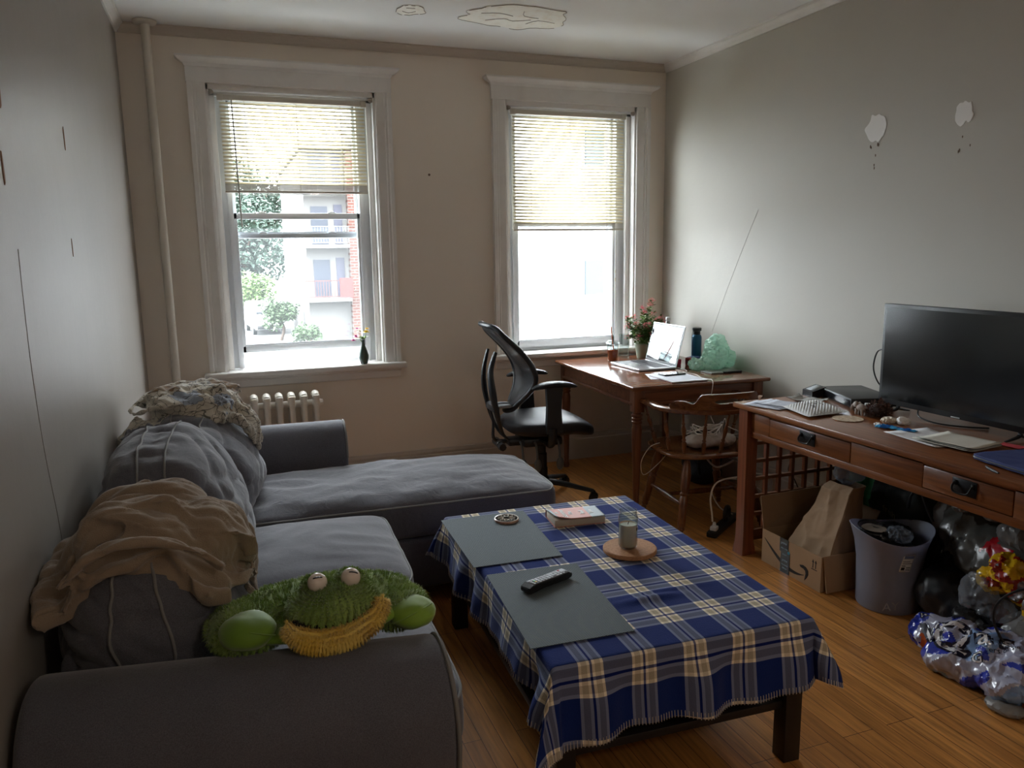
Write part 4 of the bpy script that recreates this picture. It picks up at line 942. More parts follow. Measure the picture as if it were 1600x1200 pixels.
b.box(-.10, .10, -.32, -.285, .575, .615, .008); OP('back_support', b, M_PLA)
b = B(); b.box(-.06, .06, -.30, -.20, .592, .612, .008); b.tube([(0,-.20,.60),(0,-.25,.605),(0,-.29,.60)], .018, 10, 3); OP('lumbar_bracket', b, mat('light_bracket', (.3,.32,.34), .4))
b = B(); b.tube([(0,-.20,.385),(0,-.26,.385),(0,-.30,.41),(0,-.30,.50),(0,-.315,.58)], [.022,.022,.016,.012,.012], 10, 4, flat=.6); b.cyl((-.06,-.27,.375),(.06,-.27,.375), .024, None, 14); OP('back_bracket', b, M_BLACK)
b = B(); b.cyl((.06,-.27,.37),(.10,-.27,.37), .024, .022, 8); OP('tension_knob', b, M_BLACK)
for s in (-1, 1):
    b = B(); x = s*.255
    b.tube([(s*.17,-.02,.40),(s*.22,-.02,.395),(x,-.02,.43),(x,-.02,.50)], [.022,.022,.026,.03], 10, 4)
    b.prism([(-.060,.47),(.040,.47),(.030,.62),(.040,.735),(-.058,.735),(-.052,.62)], 'x', x-.016, x+.016)
    st_ = OP('arm_upright', b, M_PLA)
    def padf(d):
        p = rbox(d, 2.6); a, c, e = p.x, p.y, p.z; return Vector((x+a*.043*(1-.12*c*c), c*.135-.005, .752+e*.017-.020*c*c*(1 if c < 0 else .9)))
    b = B(); b.mesh([padf(v) for v in CV[::1]], CF); OP('arm_pad', b, M_LEA, st_)
# ================================================================ WOODEN DESK
M_DTOP = wood_mat('desk_top_wood', (.215,.085,.040), (.11,.038,.018), .16, 'x', 1, .25); M_DWOOD = wood_mat('desk_frame_wood', (.20,.075,.035), (.10,.034,.016), .3, 'z'); M_DWX = wood_mat('desk_apron_wood', (.20,.075,.035), (.10,.034,.016), .3, 'x')
DO = Vector((2.545, 4.245, 0)); DRZ = -.045; DM = Matrix.Translation(DO) @ Matrix.Rotation(DRZ, 4, 'Z')
dk = thing('writing_desk', 'brown wooden desk with turned legs in the window corner', 'desk', DO, DRZ)
b = B(); b.box(-.452, .442, -.592, .592, .728, .75, .009, seg=3)
obj('tabletop', b, M_DTOP, dk, local=True)
b = B()
for (x0, x1, y0, y1) in ((-.40,.39,-.545,-.525),(-.40,.39,.525,.545),(-.415,-.395,-.53,.53),(.385,.405,-.53,.53)): b.box(x0, x1, y0, y1, .64, .728, .002)
b.box(-.41,.40,-.552,-.545,.634,.652,.003); b.box(-.422,-.415,-.53,.53,.634,.652,.003); obj('apron', b, M_DWX, dk, local=True)
LEGP = [(.018,0),(.022,.02),(.0155,.05),(.018,.075),(.0165,.08),(.021,.20),(.027,.42),(.029,.50),(.024,.53),(.030,.538),(.030,.545),(.025,.55),(.031,.557),(.031,.565),(.025,.57),(.031,.577),(.031,.585),(.024,.59),(.026,.605)]
for x in (-.39, .38):
    for y in (-.53, .53):
        b = B(); b.lathe(LEGP, (x, y, 0), None, 20); b.box(x-.031, x+.031, y-.031, y+.031, .60, .728, .003); obj('leg', b, M_DWOOD, dk, local=True)
ZD = .7505
def cyl_thing(name, label, cat, c, **k): return thing(name, label, cat, c, **k)
# laptop
lt = thing('laptop', 'open silver laptop with bright window reflection on its screen', 'laptop', (2.505, 4.33, ZD), -.01)
M_ALU = mat('laptop_aluminium', (.62,.63,.65), .28, metal=.85); M_SCR = mat('glossy_dark_screen', (.012,.014,.018), .04, spec=1.0); M_KB = mat('laptop_keys', (.02,.02,.022), .5)
b = B(); b.box(-.13, .135, -.19, .19, .003, .015, .0045, seg=3); lb = obj('base', b, M_ALU, lt, local=True)
b = B(); b.box(-.125,.13,-.185,.185,.0,.003); obj('bottom_case', b, M_BLACK, lt, local=True)
b = B(); b.box(.0, .112, -.165, .165, .0148, .0153); obj('keyboard_well', b, M_KB, lb, local=True)
M_KEYC = mat('key_cap', (.035,.035,.038), .5)
for i in range(5):
    for j in range(14):
        if i == 0 and 3 < j < 9: continue
        b = B(); x = .010+i*.0205; y = -.155+j*.0232; b.box(x, x+.0175, y, y+.0200, .0153, .0168); obj('key', b, M_KEYC, lb, local=True, smooth=False)
b = B(); b.box(.010, .0275, -.0624, .0530, .0153, .0168); obj('space_bar', b, M_KEYC, lb, local=True, smooth=False)
b = B(); b.box(-.105, -.02, -.06, .06, .0149, .0152); obj('trackpad', b, mat('trackpad_grey', (.50,.51,.53), .25, metal=.6), lb, local=True)
la = math.radians(14); sx, sz = math.sin(la), math.cos(la)
def scr(v, d, y): return (.132+v*sx+d*sz, y, .014+v*sz-d*sx)
def slab(v0, v1, y0, y1, d0, d1): 
    b = B(); b.mesh([scr(v, d, y) for d in (d0, d1) for v in (v0, v1) for y in (y0, y1)], [(0,1,3,2),(4,6,7,5),(0,4,5,1),(2,3,7,6),(0,2,6,4),(1,5,7,3)]); return b
lid = obj('lid', slab(.0, .258, -.19, .19, .0, .006), M_ALU, lt, local=True)
obj('bezel', slab(.002, .256, -.188, .188, -.0008, .0), M_BLACK, lid, local=True); obj('screen', slab(.018, .246, -.178, .178, -.0014, -.0008), M_SCR, lid, local=True)
obj('hinge', B().cyl((.134,-.14,.012),(.134,.14,.012), .006, None, 10), M_BLACK, lt, local=True)
b = B(); b.box(.176,.178,-.012,.012,.242,.256); obj('webcam_cover', slab(.249,.257,-.012,.010,-.0022,-.0008), mat('red_sticker', (.6,.08,.06), .5), lid, local=True)
# iced drink
cc = (2.445, 4.62, ZD); t = thing('iced_drink', 'clear plastic cup of orange iced tea with a straw by the laptop', 'drink', cc)
obj('cup', B().lathe([(0,.001),(.030,.001),(.032,.004),(.041,.118),(.044,.120),(.044,.124),(.0405,.124),(.0395,.118),(.031,.006),(0,.004)], cc), M_CLEAR, t)
obj('tea', B().lathe([(0,.005),(.030,.006),(.0365,.080),(0,.080)], cc), mat('iced_tea', (.60,.10,.012), .1, trans=.35, ior=1.33), t)
b = B()
for k in range(6): a = k*1.1; b.box(cc[0]+.016*math.cos(a)-.009, cc[0]+.016*math.cos(a)+.009, cc[1]+.016*math.sin(a)-.009, cc[1]+.016*math.sin(a)+.009, cc[2]+.068+.004*(k%2), cc[2]+.086, .003)
obj('ice', b, M_CLEAR, t, kind='stuff')
obj('lid', B().lathe([(.045,.120),(.047,.124),(.045,.130),(.038,.132),(.034,.140),(.0,.142)], cc), M_CLEAR, t)
obj('straw', B().tube([(cc[0]+.014,cc[1]-.01,cc[2]+.02),(cc[0]-.004,cc[1]+.0,cc[2]+.15),(cc[0]-.010,cc[1]+.004,cc[2]+.235)], .0036, 8, 3), mat('orange_straw', (.75,.16,.06), .4), t)
cc = (2.60, 4.745, ZD); t = thing('drinking_glass', 'tall clear drinking glass behind the iced drink on the desk', 'glass', cc)
obj('bowl', B().lathe([(0,.001),(.033,.001),(.035,.006),(.037,.165),(.0355,.165),(.0335,.014),(0,.012)], cc, None, 28), M_CLEAR, t)
# saucer
cc = (2.83, 4.74, ZD); obj('saucer', B().lathe([(0,0),(.03,0),(.034,.003),(.062,.012),(.064,.014),(.061,.014),(.034,.005),(0,.004)], cc, None, 32), mat('white_ceramic', (.8,.8,.78), .2), None, label='small white saucer at the back of the desk by the wall', cat='saucer')
# potted pink flowers
cc = (2.725, 4.70, ZD); t = thing('potted_flowers', 'bushy plant with small pink flowers in a pot on the desk', 'potted plant', cc)
obj('pot', B().lathe([(0,0),(.042,0),(.056,.085),(.060,.087),(.060,.10),(.054,.10),(.050,.088),(0,.086)], cc, None, 28), mat('grey_green_pot', (.30,.34,.26), .5), t)
obj('soil', B().lathe([(0,.090),(.052,.088)], cc, None, 20), mat('dark_soil', (.03,.02,.012), .95, bump=(90,.8,.006)), t)
M_STEM = mat('green_stem', (.12,.22,.05), .6); M_LEAF = mat('plant_leaf', (.055,.13,.022), .5, var=(20,(.14,.26,.05),.4,.7)); M_LEAFB = mat('pale_leaf', (.30,.38,.22), .5); M_PINK = mat('pink_petal', (.80,.22,.26), .6, var=(30,(.85,.42,.42),.4,.7))
rnd = random.Random(3); sb = B(); lb_ = B(); lp_ = B(); pk = B()
def leaf(b, p, d, l, w, up):
    d = d.normalized(); s = d.cross(up).normalized() if d.cross(up).length > .01 else Vector((1,0,0)); n = s.cross(d)
    b.mesh([p, p+d*l*.35+s*w, p+d*l*.75+s*w*.7, p+d*l+n*-.1*l, p+d*l*.75-s*w*.7, p+d*l*.35-s*w, p+d*l*.5+n*w*.3], [(0,1,6),(1,2,6),(2,3,6),(3,4,6),(4,5,6),(5,0,6)])
tops = [(-.14,.02,.30),(-.10,-.06,.26),(-.06,.05,.30),(-.02,-.03,.33),(.02,.04,.36),(.05,-.02,.39),(.08,.01,.42),(.11,.05,.32),(.14,-.03,.29),(.17,.02,.27),(.0,-.1,.25),(-.04,-.10,.24),(.07,-.09,.28),(.2,.03,.25),(-.16,-.03,.24),(-.12,.03,.16),(-.08,-.08,.17),(.0,-.12,.17),(.08,-.1,.18),(.13,-.04,.18),(.03,.0,.22),(-.05,.0,.22),(.10,.02,.22)]
for (tx, ty, tz) in tops:
    p0 = Vector(cc)+Vector((rnd.uniform(-.03,.03), rnd.uniform(-.03,.03), .09)); p1 = Vector(cc)+Vector((tx*.85, ty*.85, tz*.93)); mid = (p0+p1)/2+Vector((tx*.12, ty*.12, .02)); sb.tube([p0, mid, p1], [.003,.0022,.0012], 5, 4)
    for i in range(62):
        u = rnd.uniform(.2, .98); q = p0*(1-u)**2+mid*2*u*(1-u)+p1*u*u; d = Vector((rnd.uniform(-1,1), rnd.uniform(-1,1), rnd.uniform(-.3,.8)))
        leaf(lb_ if rnd.random() > .12 else lp_, q+d*.010, d, rnd.uniform(.020,.034), rnd.uniform(.007,.011), Vector((rnd.uniform(-.4,.4),rnd.uniform(-.4,.4),1)))
    for i in range(24):
        d = Vector((rnd.uniform(-1,1), rnd.uniform(-1,1), rnd.uniform(-.5,1))).normalized(); q = p1+d*rnd.uniform(.004,.028)
        for a in range(5):
            an = a*1.257; dd = Vector((math.cos(an), math.sin(an), .35+.2*d.z)); leaf(pk, q, dd, .010, .004, Vector((0,0,1)))
for nm, bb_, mm in (('stems', sb, M_STEM), ('leaves', lb_, M_LEAF), ('pale_leaves', lp_, M_LEAFB), ('blossoms', pk, M_PINK)): bb_.keep = True; obj(nm, bb_, mm, t, kind='stuff')
# water bottles
cc = (2.735, 4.40, ZD); t = thing('plastic_bottle', 'clear plastic bottle with white cap behind the laptop screen', 'bottle', cc)
obj('body', B().lathe([(0,.002),(.030,.0),(.034,.01),(.034,.17),(.032,.20),(.016,.262),(.0125,.275),(.0125,.285),(.011,.285),(.011,.27),(.031,.198),(.0325,.17),(.0325,.012),(0,.006)], cc, None, 28), M_CLEAR, t)
obj('cap', B().lathe([(.0135,.283),(.0150,.285),(.0150,.302),(.0135,.304),(0,.304)], cc, None, 24), mat('white_cap', (.75,.75,.73), .5), t)
obj('label', B().lathe([(.0343,.10),(.0346,.102),(.0346,.168),(.0343,.17)], cc, None, 28), mat('pale_label', (.45,.50,.55), .4), t)
cc = (2.925, 4.35, ZD); t = thing('water_bottle', 'slim dark blue flask with black lid standing near the right wall', 'bottle', cc); M_NAVY = mat('blue_steel_bottle', (.012,.085,.16), .35, metal=.3)
obj('body', B().lathe([(0,0),(.031,0),(.033,.004),(.033,.165),(.030,.178),(.022,.185),(0,.185)], cc, None, 32), M_NAVY, t)
b = B(); b.lathe([(.022,.184),(.023,.186),(.023,.208),(.030,.210),(.031,.226),(.026,.230),(0,.230)], cc, None, 28); obj('lid', b, M_BLACK, t)
b = B(); b.tube([Vector(cc)+Vector(q) for q in ((-.030,-.004,.215),(-.036,-.004,.19),(-.036,-.004,.13),(-.034,-.004,.05))], .002, 6, 4); obj('strap', b, M_BLACK, t)
# small boxes
def small_box(name, c, s, rz, m, label, cat='box', stripe=None):
    t = thing(name, label, cat, c, rz); b = B(); b.box(-s[0]/2, s[0]/2, -s[1]/2, s[1]/2, 0, s[2], .0015); obj('carton', b, m, t, local=True)
    if stripe: b = B(); b.box(-s[0]/2-.0006, s[0]/2+.0006, -s[1]/2-.0006, s[1]/2+.0006, s[2]*.25, s[2]*.75); obj('printed_band', b, stripe, t, local=True, smooth=False)
    return t
small_box('carton_box', (2.87, 4.30, ZD), (.085,.055,.045), .5, mat('navy_card', (.03,.05,.16), .4), 'small navy carton with red end on the desk beside the blue flask', stripe=None)
small_box('carton_box', (2.80, 4.235, ZD), (.040,.038,.050), .2, mat('red_card', (.50,.035,.03), .4), 'small dark red carton in front of the navy one on the desk', stripe=mat('dark_red_band', (.20,.02,.03), .4))
obj('pink_cap', B().lathe([(0,0),(.016,0),(.017,.03),(.014,.034),(0,.034)], (2.765,4.31,ZD)), mat('hot_pink_lid', (.65,.05,.12), .4), None, label='small hot pink lid beside the laptop hinge', cat='lid')
# phone, notebook, papers
M_PAPER = mat('white_paper', (.74,.76,.80), .75, var=(30,(.68,.70,.74),.4,.7)); 
def sheet(name, cx, cy, w, h, rz, z, m, label, cat, th=.0009, group=None, curl=0, n=8):
    c, s = math.cos(rz), math.sin(rz); P = [(cx+c*u-s*v, cy+s*u+c*v) for u, v in ((-w/2,-h/2),(w/2,-h/2),(w/2,h/2),(-w/2,h/2))]
    return quad_slab(name, P, z, th, m, label, cat, curl, group, n)
sheet('paper_sheet', 2.395, 3.935, .14, .20, -.35, ZD+.0015, M_PAPER, 'loose white sheet sticking out left of the spiral notebook', 'paper')
nb = thing('spiral_notebook', 'open spiral notebook with lined pages under the phone on the desk', 'notebook', (2.455, 3.835, ZD+.0025), -.05)
b = B(); b.box(-.115, .110, -.145, .13, 0, .007, .001); obj('pages', b, M_PAPER, nb, local=True)
b = B(); b.box(-.116, .112, -.146, .13, -.001, .0012); obj('back_cover', b, mat('notebook_cover', (.25,.05,.06), .5), nb, local=True)
for k in range(26):
    x = -.108+k*.0085; b = B(); b.tube([(x+.0025*math.cos(a), -.145+.0055*math.cos(a), .004+.0055*math.sin(a)) for a in [q*math.pi/4 for q in range(8)]], .0009, 5, 1, closed=True); obj('ring', b, M_STEEL, nb, local=True)
b = B()
for k in range(18): b.mesh([(-.10,.115-k*.013,.0074),(.10,.115-k*.013,.0074),(.10,.1162-k*.013,.0074),(-.10,.1162-k*.013,.0074)], [(0,1,2,3)])
b.keep = True; obj('ruled_lines', b, mat('pale_blue_ink', (.35,.42,.6), .8), nb, local=True, kind='stuff')
ph = thing('phone', 'black phone lying on the spiral notebook', 'phone', (2.468, 3.915, ZD+.0105), .05)
b = B(); b.box(-.075, .075, -.037, .037, 0, .008, .0035, seg=3); obj('case', b, M_BLACK, ph, local=True); b = B(); b.box(-.070, .070, -.033, .033, .0079, .0085); obj('screen', b, M_SCR, ph, local=True)
# dark tablet/notebook + pen by the bag
t = thing('closed_notebook', 'slim dark notebook with a grey edge in front of the green bag', 'notebook', (2.815, 3.925, ZD), .0)
b = B(); b.box(-.105, .115, -.060, .055, 0, .009, .002); obj('cover', b, mat('grey_green_cover', (.16,.17,.15), .5), t, local=True)
b = B(); b.box(-.02, .110, -.066, -.050, .001, .012, .002); obj('elastic_strip', b, M_BLACK, t, local=True)
# green produce bag
def film_mat(name, c, alpha, rough=.22, tr=(.7,.9,.8)):
    m = bpy.data.materials.new(name); m.use_nodes = True; nt = m.node_tree; b = nt.nodes['Principled BSDF']; o = nt.nodes['Material Output']
    b.inputs['Base Color'].default_value = (*c,1); b.inputs['Roughness'].default_value = rough; b.inputs['Specular IOR Level'].default_value = .7
    tl = nt.nodes.new('ShaderNodeBsdfTranslucent'); tl.inputs[0].default_value = (*c,1); m1 = nt.nodes.new('ShaderNodeMixShader'); m1.inputs[0].default_value = .35
    t = nt.nodes.new('ShaderNodeBsdfTransparent'); t.inputs[0].default_value = (*tr,1); m2 = nt.nodes.new('ShaderNodeMixShader'); m2.inputs[0].default_value = alpha
    nt.links.new(b.outputs[0], m1.inputs[1]); nt.links.new(tl.outputs[0], m1.inputs[2]); nt.links.new(t.outputs[0], m2.inputs[1]); nt.links.new(m1.outputs[0], m2.inputs[2]); nt.links.new(m2.outputs[0], o.inputs[0]); MATS[name] = m; return m
def crump(p, s, am, sd=0):
    d = noise.voronoi(Vector((p.x*s+sd, p.y*s, p.z*s)))[0]; return am*(.2-min(d[1]-d[0], .5))
def crumpled(name, blobs, m, vox, label, cat, am=.02, sc=12, floor=None, smooth=1, sd=0, parent=None, ang=24, dec=.0, **k):
    """thin film bag: merged lumps, creased by cell edges"""
    b = B()
    for c, r in blobs: b.sphere(c, r, 22, 14)
    me = bpy.data.meshes.new('f'); b.bm.to_mesh(me); b.bm.free(); o = bpy.data.objects.new('f', me); COL.objects.link(o)
    md = o.modifiers.new('r', 'REMESH'); md.mode = 'VOXEL'; md.voxel_size = vox
    md = o.modifiers.new('s', 'SMOOTH'); md.factor = .5; md.iterations = smooth*3
    e = o.evaluated_get(bpy.context.evaluated_depsgraph_get()); me2 = bpy.data.meshes.new_from_object(e); bpy.data.objects.remove(o)
    nb = B(); nb.bm.from_mesh(me2); bpy.data.meshes.remove(me2); nb.bm.normal_update()
    for v in nb.bm.verts:
        p = v.co+Vector((nz(v.co.x,v.co.y,v.co.z,9), nz(v.co.y,v.co.z,v.co.x,9), 0))*.03
        v.co += v.normal*(crump(p, sc, am, sd)+crump(p, sc*2.3, am*.45, sd+5)+am*.6*fbm(v.co*4+Vector((sd,0,0)), 3))
        if floor is not None and v.co.z < floor: v.co.z = floor+.0005*nz(v.co.x*40, v.co.y*40, 0)
    if isinstance(m, (list, tuple)) and 'paint' in k:
        pf = k.pop('paint'); nb.bm.faces.ensure_lookup_table()
        for f in nb.bm.faces: f.material_index = pf(f.calc_center_median())
    bv = nb.bm.copy()
    o = obj(name, nb, m, parent, ang=ang, label=label, cat=cat, **k); o_bvh = BVHTree.FromBMesh(bv); bv.free(); return o, o_bvh
M_GRN = film_mat('pale_green_film', (.66,.88,.78), .62, .14)
crumpled('produce_bag', [((2.74,4.06,.79),(.055,.06,.038)),((2.80,4.03,.79),(.06,.075,.040)),((2.86,4.06,.83),(.07,.08,.07)),((2.89,4.08,.89),(.055,.06,.075)),((2.93,4.09,.82),(.075,.08,.06)),((2.965,4.10,.785),(.05,.07,.035))], M_GRN, .006, 'pale green crumpled plastic bag at the back of the desk', 'plastic bag', am=.045, sc=17, floor=ZD+.001, smooth=0, ang=14, sd=3)
# charger cables on the desk
def cable(name, pts, r, m, label, cat='cable', owner=None, **k):
    b = B(); b.tube(pts, r, 8, 6)
    if owner is not None:
        mi = (Matrix.Translation(owner.location) @ Matrix.Rotation(owner.rotation_euler.z, 4, 'Z')).inverted(); b.bm.transform(mi); return obj('power_cord', b, m, owner, local=True)
    return obj('cable' if name == 'power_cord' else name, b, m, None, label=label, cat=cat, **k)
cable('charging_cable', [(2.655,4.17,ZD+.006),(2.67,4.10,ZD+.003),(2.64,4.02,ZD+.003),(2.60,4.0,ZD+.003),(2.62,3.90,ZD+.003),(2.58,3.78,ZD+.004),(2.575,3.70,ZD+.007),(2.565,3.655,ZD+.012),(2.560,3.635,ZD-.01),(2.545,3.63,.66),(2.535,3.62,.58),(2.55,3.60,.52)], .0021, M_WCORD, 'thin white charging cable hanging over the front edge of the desk')
# ---- sill vase
cc = (.822, D-.040, ZS); t = thing('bud_vase', 'small dark green bottle vase with yellow and magenta flowers on the sill', 'vase', cc)
obj('vase_body', B().lathe([(0,0),(.020,0),(.024,.004),(.033,.035),(.034,.052),(.026,.082),(.012,.118),(.009,.135),(.011,.152),(.009,.153),(.007,.135),(0,.13)], cc, None, 28), mat('dark_green_glaze', (.035,.075,.06), .25, coat=.5), t)
M_YEL = mat('yellow_petal', (.85,.62,.03), .5); M_MAG = mat('magenta_petal', (.60,.03,.28), .5); M_WPE = mat('white_petal', (.85,.83,.72), .5)
sb = B(); C = Vector(cc)
heads = [((.020,-.012,.200),M_YEL,.026,'yellow_bloom'),((-.018,0,.205),M_WPE,.022,'white_bloom'),((-.045,-.01,.175),M_MAG,.020,'magenta_bloom'),((-.060,-.005,.150),M_MAG,.020,'magenta_bloom'),((-.035,0,.225),M_MAG,.015,'magenta_bloom'),((.030,.005,.22),M_YEL,.016,'yellow_bloom')]
for hp, hm, hr, hn in heads:
    hp = Vector(hp); sb.tube([C+Vector((0,0,.12)), C+Vector((hp.x*.4, hp.y*.4, .16)), C+hp], .0016, 5, 4); b = B()
    for ring, (nn_, el, sc_) in enumerate(((6,.2,1),(6,.8,.8),(4,1.3,.6))):
        for k in range(nn_):
            a = k*2*math.pi/nn_+ring*.5; d = Vector((math.cos(a)*math.cos(el), math.sin(a)*math.cos(el), math.sin(el))); leaf(b, C+hp, d, hr*sc_*1.1, hr*.42*sc_, Vector((0,0,1)))
    b.keep = True; obj(hn, b, hm, t)
for k in range(7): a = k*.9; leaf(sb, C+Vector((0,0,.155)), Vector((math.cos(a), math.sin(a), .7)), .045, .009, Vector((0,0,1)))
sb.keep = True; obj('stems', sb, M_STEM, t)
cable('string', [(.63,D-.025,ZS+.022),(.60,D-.03,ZS+.003),(.56,D-.03,ZS+.002),(.53,D-.02,ZS+.02),(.555,D-.035,ZS+.002),(.52,D-.045,ZS+.002),(.50,D-.04,ZS+.002)], .0016, M_WCORD, 'short white blind string curled on the left sill', 'string')
# ================================================================ CAPTAIN'S CHAIR
M_CHW = wood_mat('captain_chair_wood', (.19,.075,.028), (.09,.032,.013), .28, 'z', 1, .2); M_CHX = wood_mat('captain_chair_rail_wood', (.20,.08,.03), (.10,.038,.015), .25, 'x', 1, .25)
KO = (2.435, 3.545, 0)
kc = thing('captains_chair', 'brown wooden captain chair with turned spindles tucked under the desk', 'chair', KO, -.10)
def KP(name, b, m, p=None, **k): return obj(name, b, m, p or kc, local=True, **k)
def seatk(d):
    p = rbox(d, 3.4); a, c, e = p.x, p.y, p.z; z = .415+e*.021
    if e > 0: z -= .014*max(0, 1-a*a*1.3)*max(0, 1-c*c*1.2)*e
    return Vector((a*.275*(1-.05*(c < 0)*c*c), c*.235-.0, z))
b = B(); b.mesh([seatk(v) for v in CV], CF); KP('seat', b, M_CHX)
KL = [(.012,0),(.015,.02),(.013,.03),(.020,.04),(.017,.055),(.021,.065),(.020,.14),(.024,.20),(.018,.215),(.025,.225),(.018,.235),(.024,.26),(.027,.33),(.018,.39),(.014,.405)]
feet = {}
for sx in (-1,1):
    for sy in (-1,1):
        p0 = Vector((sx*.245, sy*.235-.01, 0)); p1 = Vector((sx*.165, sy*.155, .41)); feet[(sx,sy)] = (p0, p1); b = B(); b.lathe(KL, p0, p1, 18); KP('leg', b, M_CHW)
def between(k1, k2, h): return feet[k1][0].lerp(feet[k1][1], h/.41), feet[k2][0].lerp(feet[k2][1], h/.41)
def stretcher(p, q): 
    L = (q-p).length; b = B(); b.lathe([(.008,0),(.011,L*.2),(.017,L*.5),(.011,L*.8),(.008,L)], p, q, 14); KP('stretcher', b, M_CHW)
for sx in (-1,1): p, q = between((sx,-1),(sx,1), .16); stretcher(p, q)
p, q = between((-1,-1),(-1,1), .16); p2, q2 = between((1,-1),(1,1), .16); stretcher((p+q)/2, (p2+q2)/2)
# bent arm rail, swept in plan
def rail_c(t):   # t -1..1 from left hand to right hand
    a = t*math.radians(118); R = .29
    x = R*math.sin(a)*1.03; y = -R*math.cos(a)*.92-.015
    if abs(t) > .72: k = (abs(t)-.72)/.28; x = math.copysign(lerp(.290, .305, k), t); y = lerp(.06, .24, k)*1.0
    return Vector((x, y, 0))
pts = []; rs = []
path = []
for k in range(33):
    t = -1+2*k/32; path.append((t, rail_c(t)))
b = B(); vs = []; fs = []; n = len(path)
for i, (t, c) in enumerate(path):
    a = path[max(0,i-1)][1]; d = path[min(n-1,i+1)][1]-a; d.normalize(); s = Vector((d.y, -d.x, 0))   # outward
    w = .022+.012*max(0, abs(t)-.8)/.2; z = .665+.006*max(0, abs(t)-.7)*3; h = .014
    if abs(t) > .97: w *= .8; h *= .8
    for (u, v) in ((-w,-h*.6),(-w,h*.6),(-w*.6,h),(w*.6,h),(w,h*.6),(w,-h*.6),(w*.6,-h),(-w*.6,-h)): vs.append(c+s*u+Vector((0,0,z+v)))
for i in range(n-1):
    for k in range(8): fs.append((i*8+k, i*8+(k+1)%8, (i+1)*8+(k+1)%8, (i+1)*8+k))
fs += [tuple(range(8)), tuple(range((n-1)*8, n*8))]
b.mesh(vs, fs); KP('arm_rail', b, M_CHX)
# crest: shaped board standing on the rail, with a hand slot
def crest_h(u):
    a = abs(u)
    if a > .98: return .030
    if a > .60: return .046+.016*math.sin((a-.60)/.38*math.pi)
    if a > .46: return lerp(.100, .048, sm((a-.46)/.14))
    return .100+.004*math.cos(a/.46*1.5)
b = B(); NU = 64; outer = []
def cp(u, v, off):
    t = u*.52; c = rail_c(t); c2 = rail_c(t+.01); d = (c2-c).normalized(); s = Vector((d.y, -d.x, 0)); return c+s*(off+v*.18)+Vector((0,0,.660+v))
cols = []
for i in range(NU+1):
    u = -1+2*i/NU; H = crest_h(u); slot = abs(u) < .26
    if slot:
        e = .26-abs(u); hh = .011*min(1, (e/.05)**.5); bump_ = .006*max(0, 1-abs(u)/.09) ; lo, hi = .062-hh+bump_*.6, .062+hh+bump_*1.5
        cols.append((u, [0, lo], [hi, H]))
    else: cols.append((u, [0, .062 if H > .062 else H*.5], [.062 if H > .062 else H*.5, H]))
for seg in (0, 1):
    vs = []; fs = []
    for (u, A_, B_) in cols:
        lo, hi = (A_, B_)[seg]
        for (v, o_) in ((lo,-.011),(hi,-.011),(hi,.011),(lo,.011)): vs.append(cp(u, v, o_))
    for i in range(NU):
        for k in range(4): fs.append((i*4+k, i*4+(k+1)%4, (i+1)*4+(k+1)%4, (i+1)*4+k))
    fs += [(0,1,2,3), tuple(range(NU*4, NU*4+4))]; b.mesh(vs, fs)
KP('crest_rail', b, M_CHX)
SP = [(.006,0),(.009,.01),(.012,.035),(.013,.06),(.008,.07),(.012,.078),(.007,.086),(.011,.12),(.012,.14),(.006,.165),(.010,.172),(.006,.18),(.007,.215),(.006,.235)]
for k in range(9):
    t = -.80+1.6*k/8; c = rail_c(t); sx = c*.83; sx = Vector((max(-.235,min(.235,c.x*.84)), max(-.2, c.y*.78), .428)); b = B(); b.lathe(SP, sx, Vector((c.x, c.y, .655)), 14); KP('spindle', b, M_CHW)
# things on its seat
M_CLOTHB = mat('white_cotton_bag', (.50,.46,.42), .8, var=(14,(.42,.37,.33),.4,.7))
crumpled('cloth_bundle', [((2.42,3.50,.46),(.13,.09,.035)),((2.36,3.47,.47),(.08,.07,.04)),((2.50,3.46,.465),(.09,.07,.035))], M_CLOTHB, .008, 'pale crumpled cloth bag lying on the seat of the wooden chair', 'bag', am=.012, sc=16, floor=.428, ang=60, sd=1)
rnd = random.Random(8)
for q in range(4):
    pts = [(2.42+.09*math.cos(a)*(1+.2*math.sin(a*3+q))+rnd.uniform(-.01,.01), 3.49+.06*math.sin(a)+rnd.uniform(-.01,.01), .515+.02*math.sin(a*2+q)+q*.005) for a in [k*.8 for k in range(12)]]
    cable('cable', pts, .0028, M_WCORD, 'tangled white cord on top of the cloth bag on the wooden chair seat', group='tangled cords on the wooden chair')
cable('charger_cord', [(2.56,3.52,.47),(2.60,3.42,.50),(2.50,3.40,.55),(2.46,3.38,.60),(2.47,3.42,.50)], .0026, M_WCORD, 'white charger cord looping up behind the chair spindles')
cable('charger_cord', [(2.20,3.60,.445),(2.15,3.62,.42),(2.12,3.66,.33),(2.16,3.70,.24),(2.22,3.66,.30),(2.25,3.60,.38),(2.235,3.58,.40)], .0018, M_WCORD, 'thin white cord drooping from the left side of the wooden chair seat')
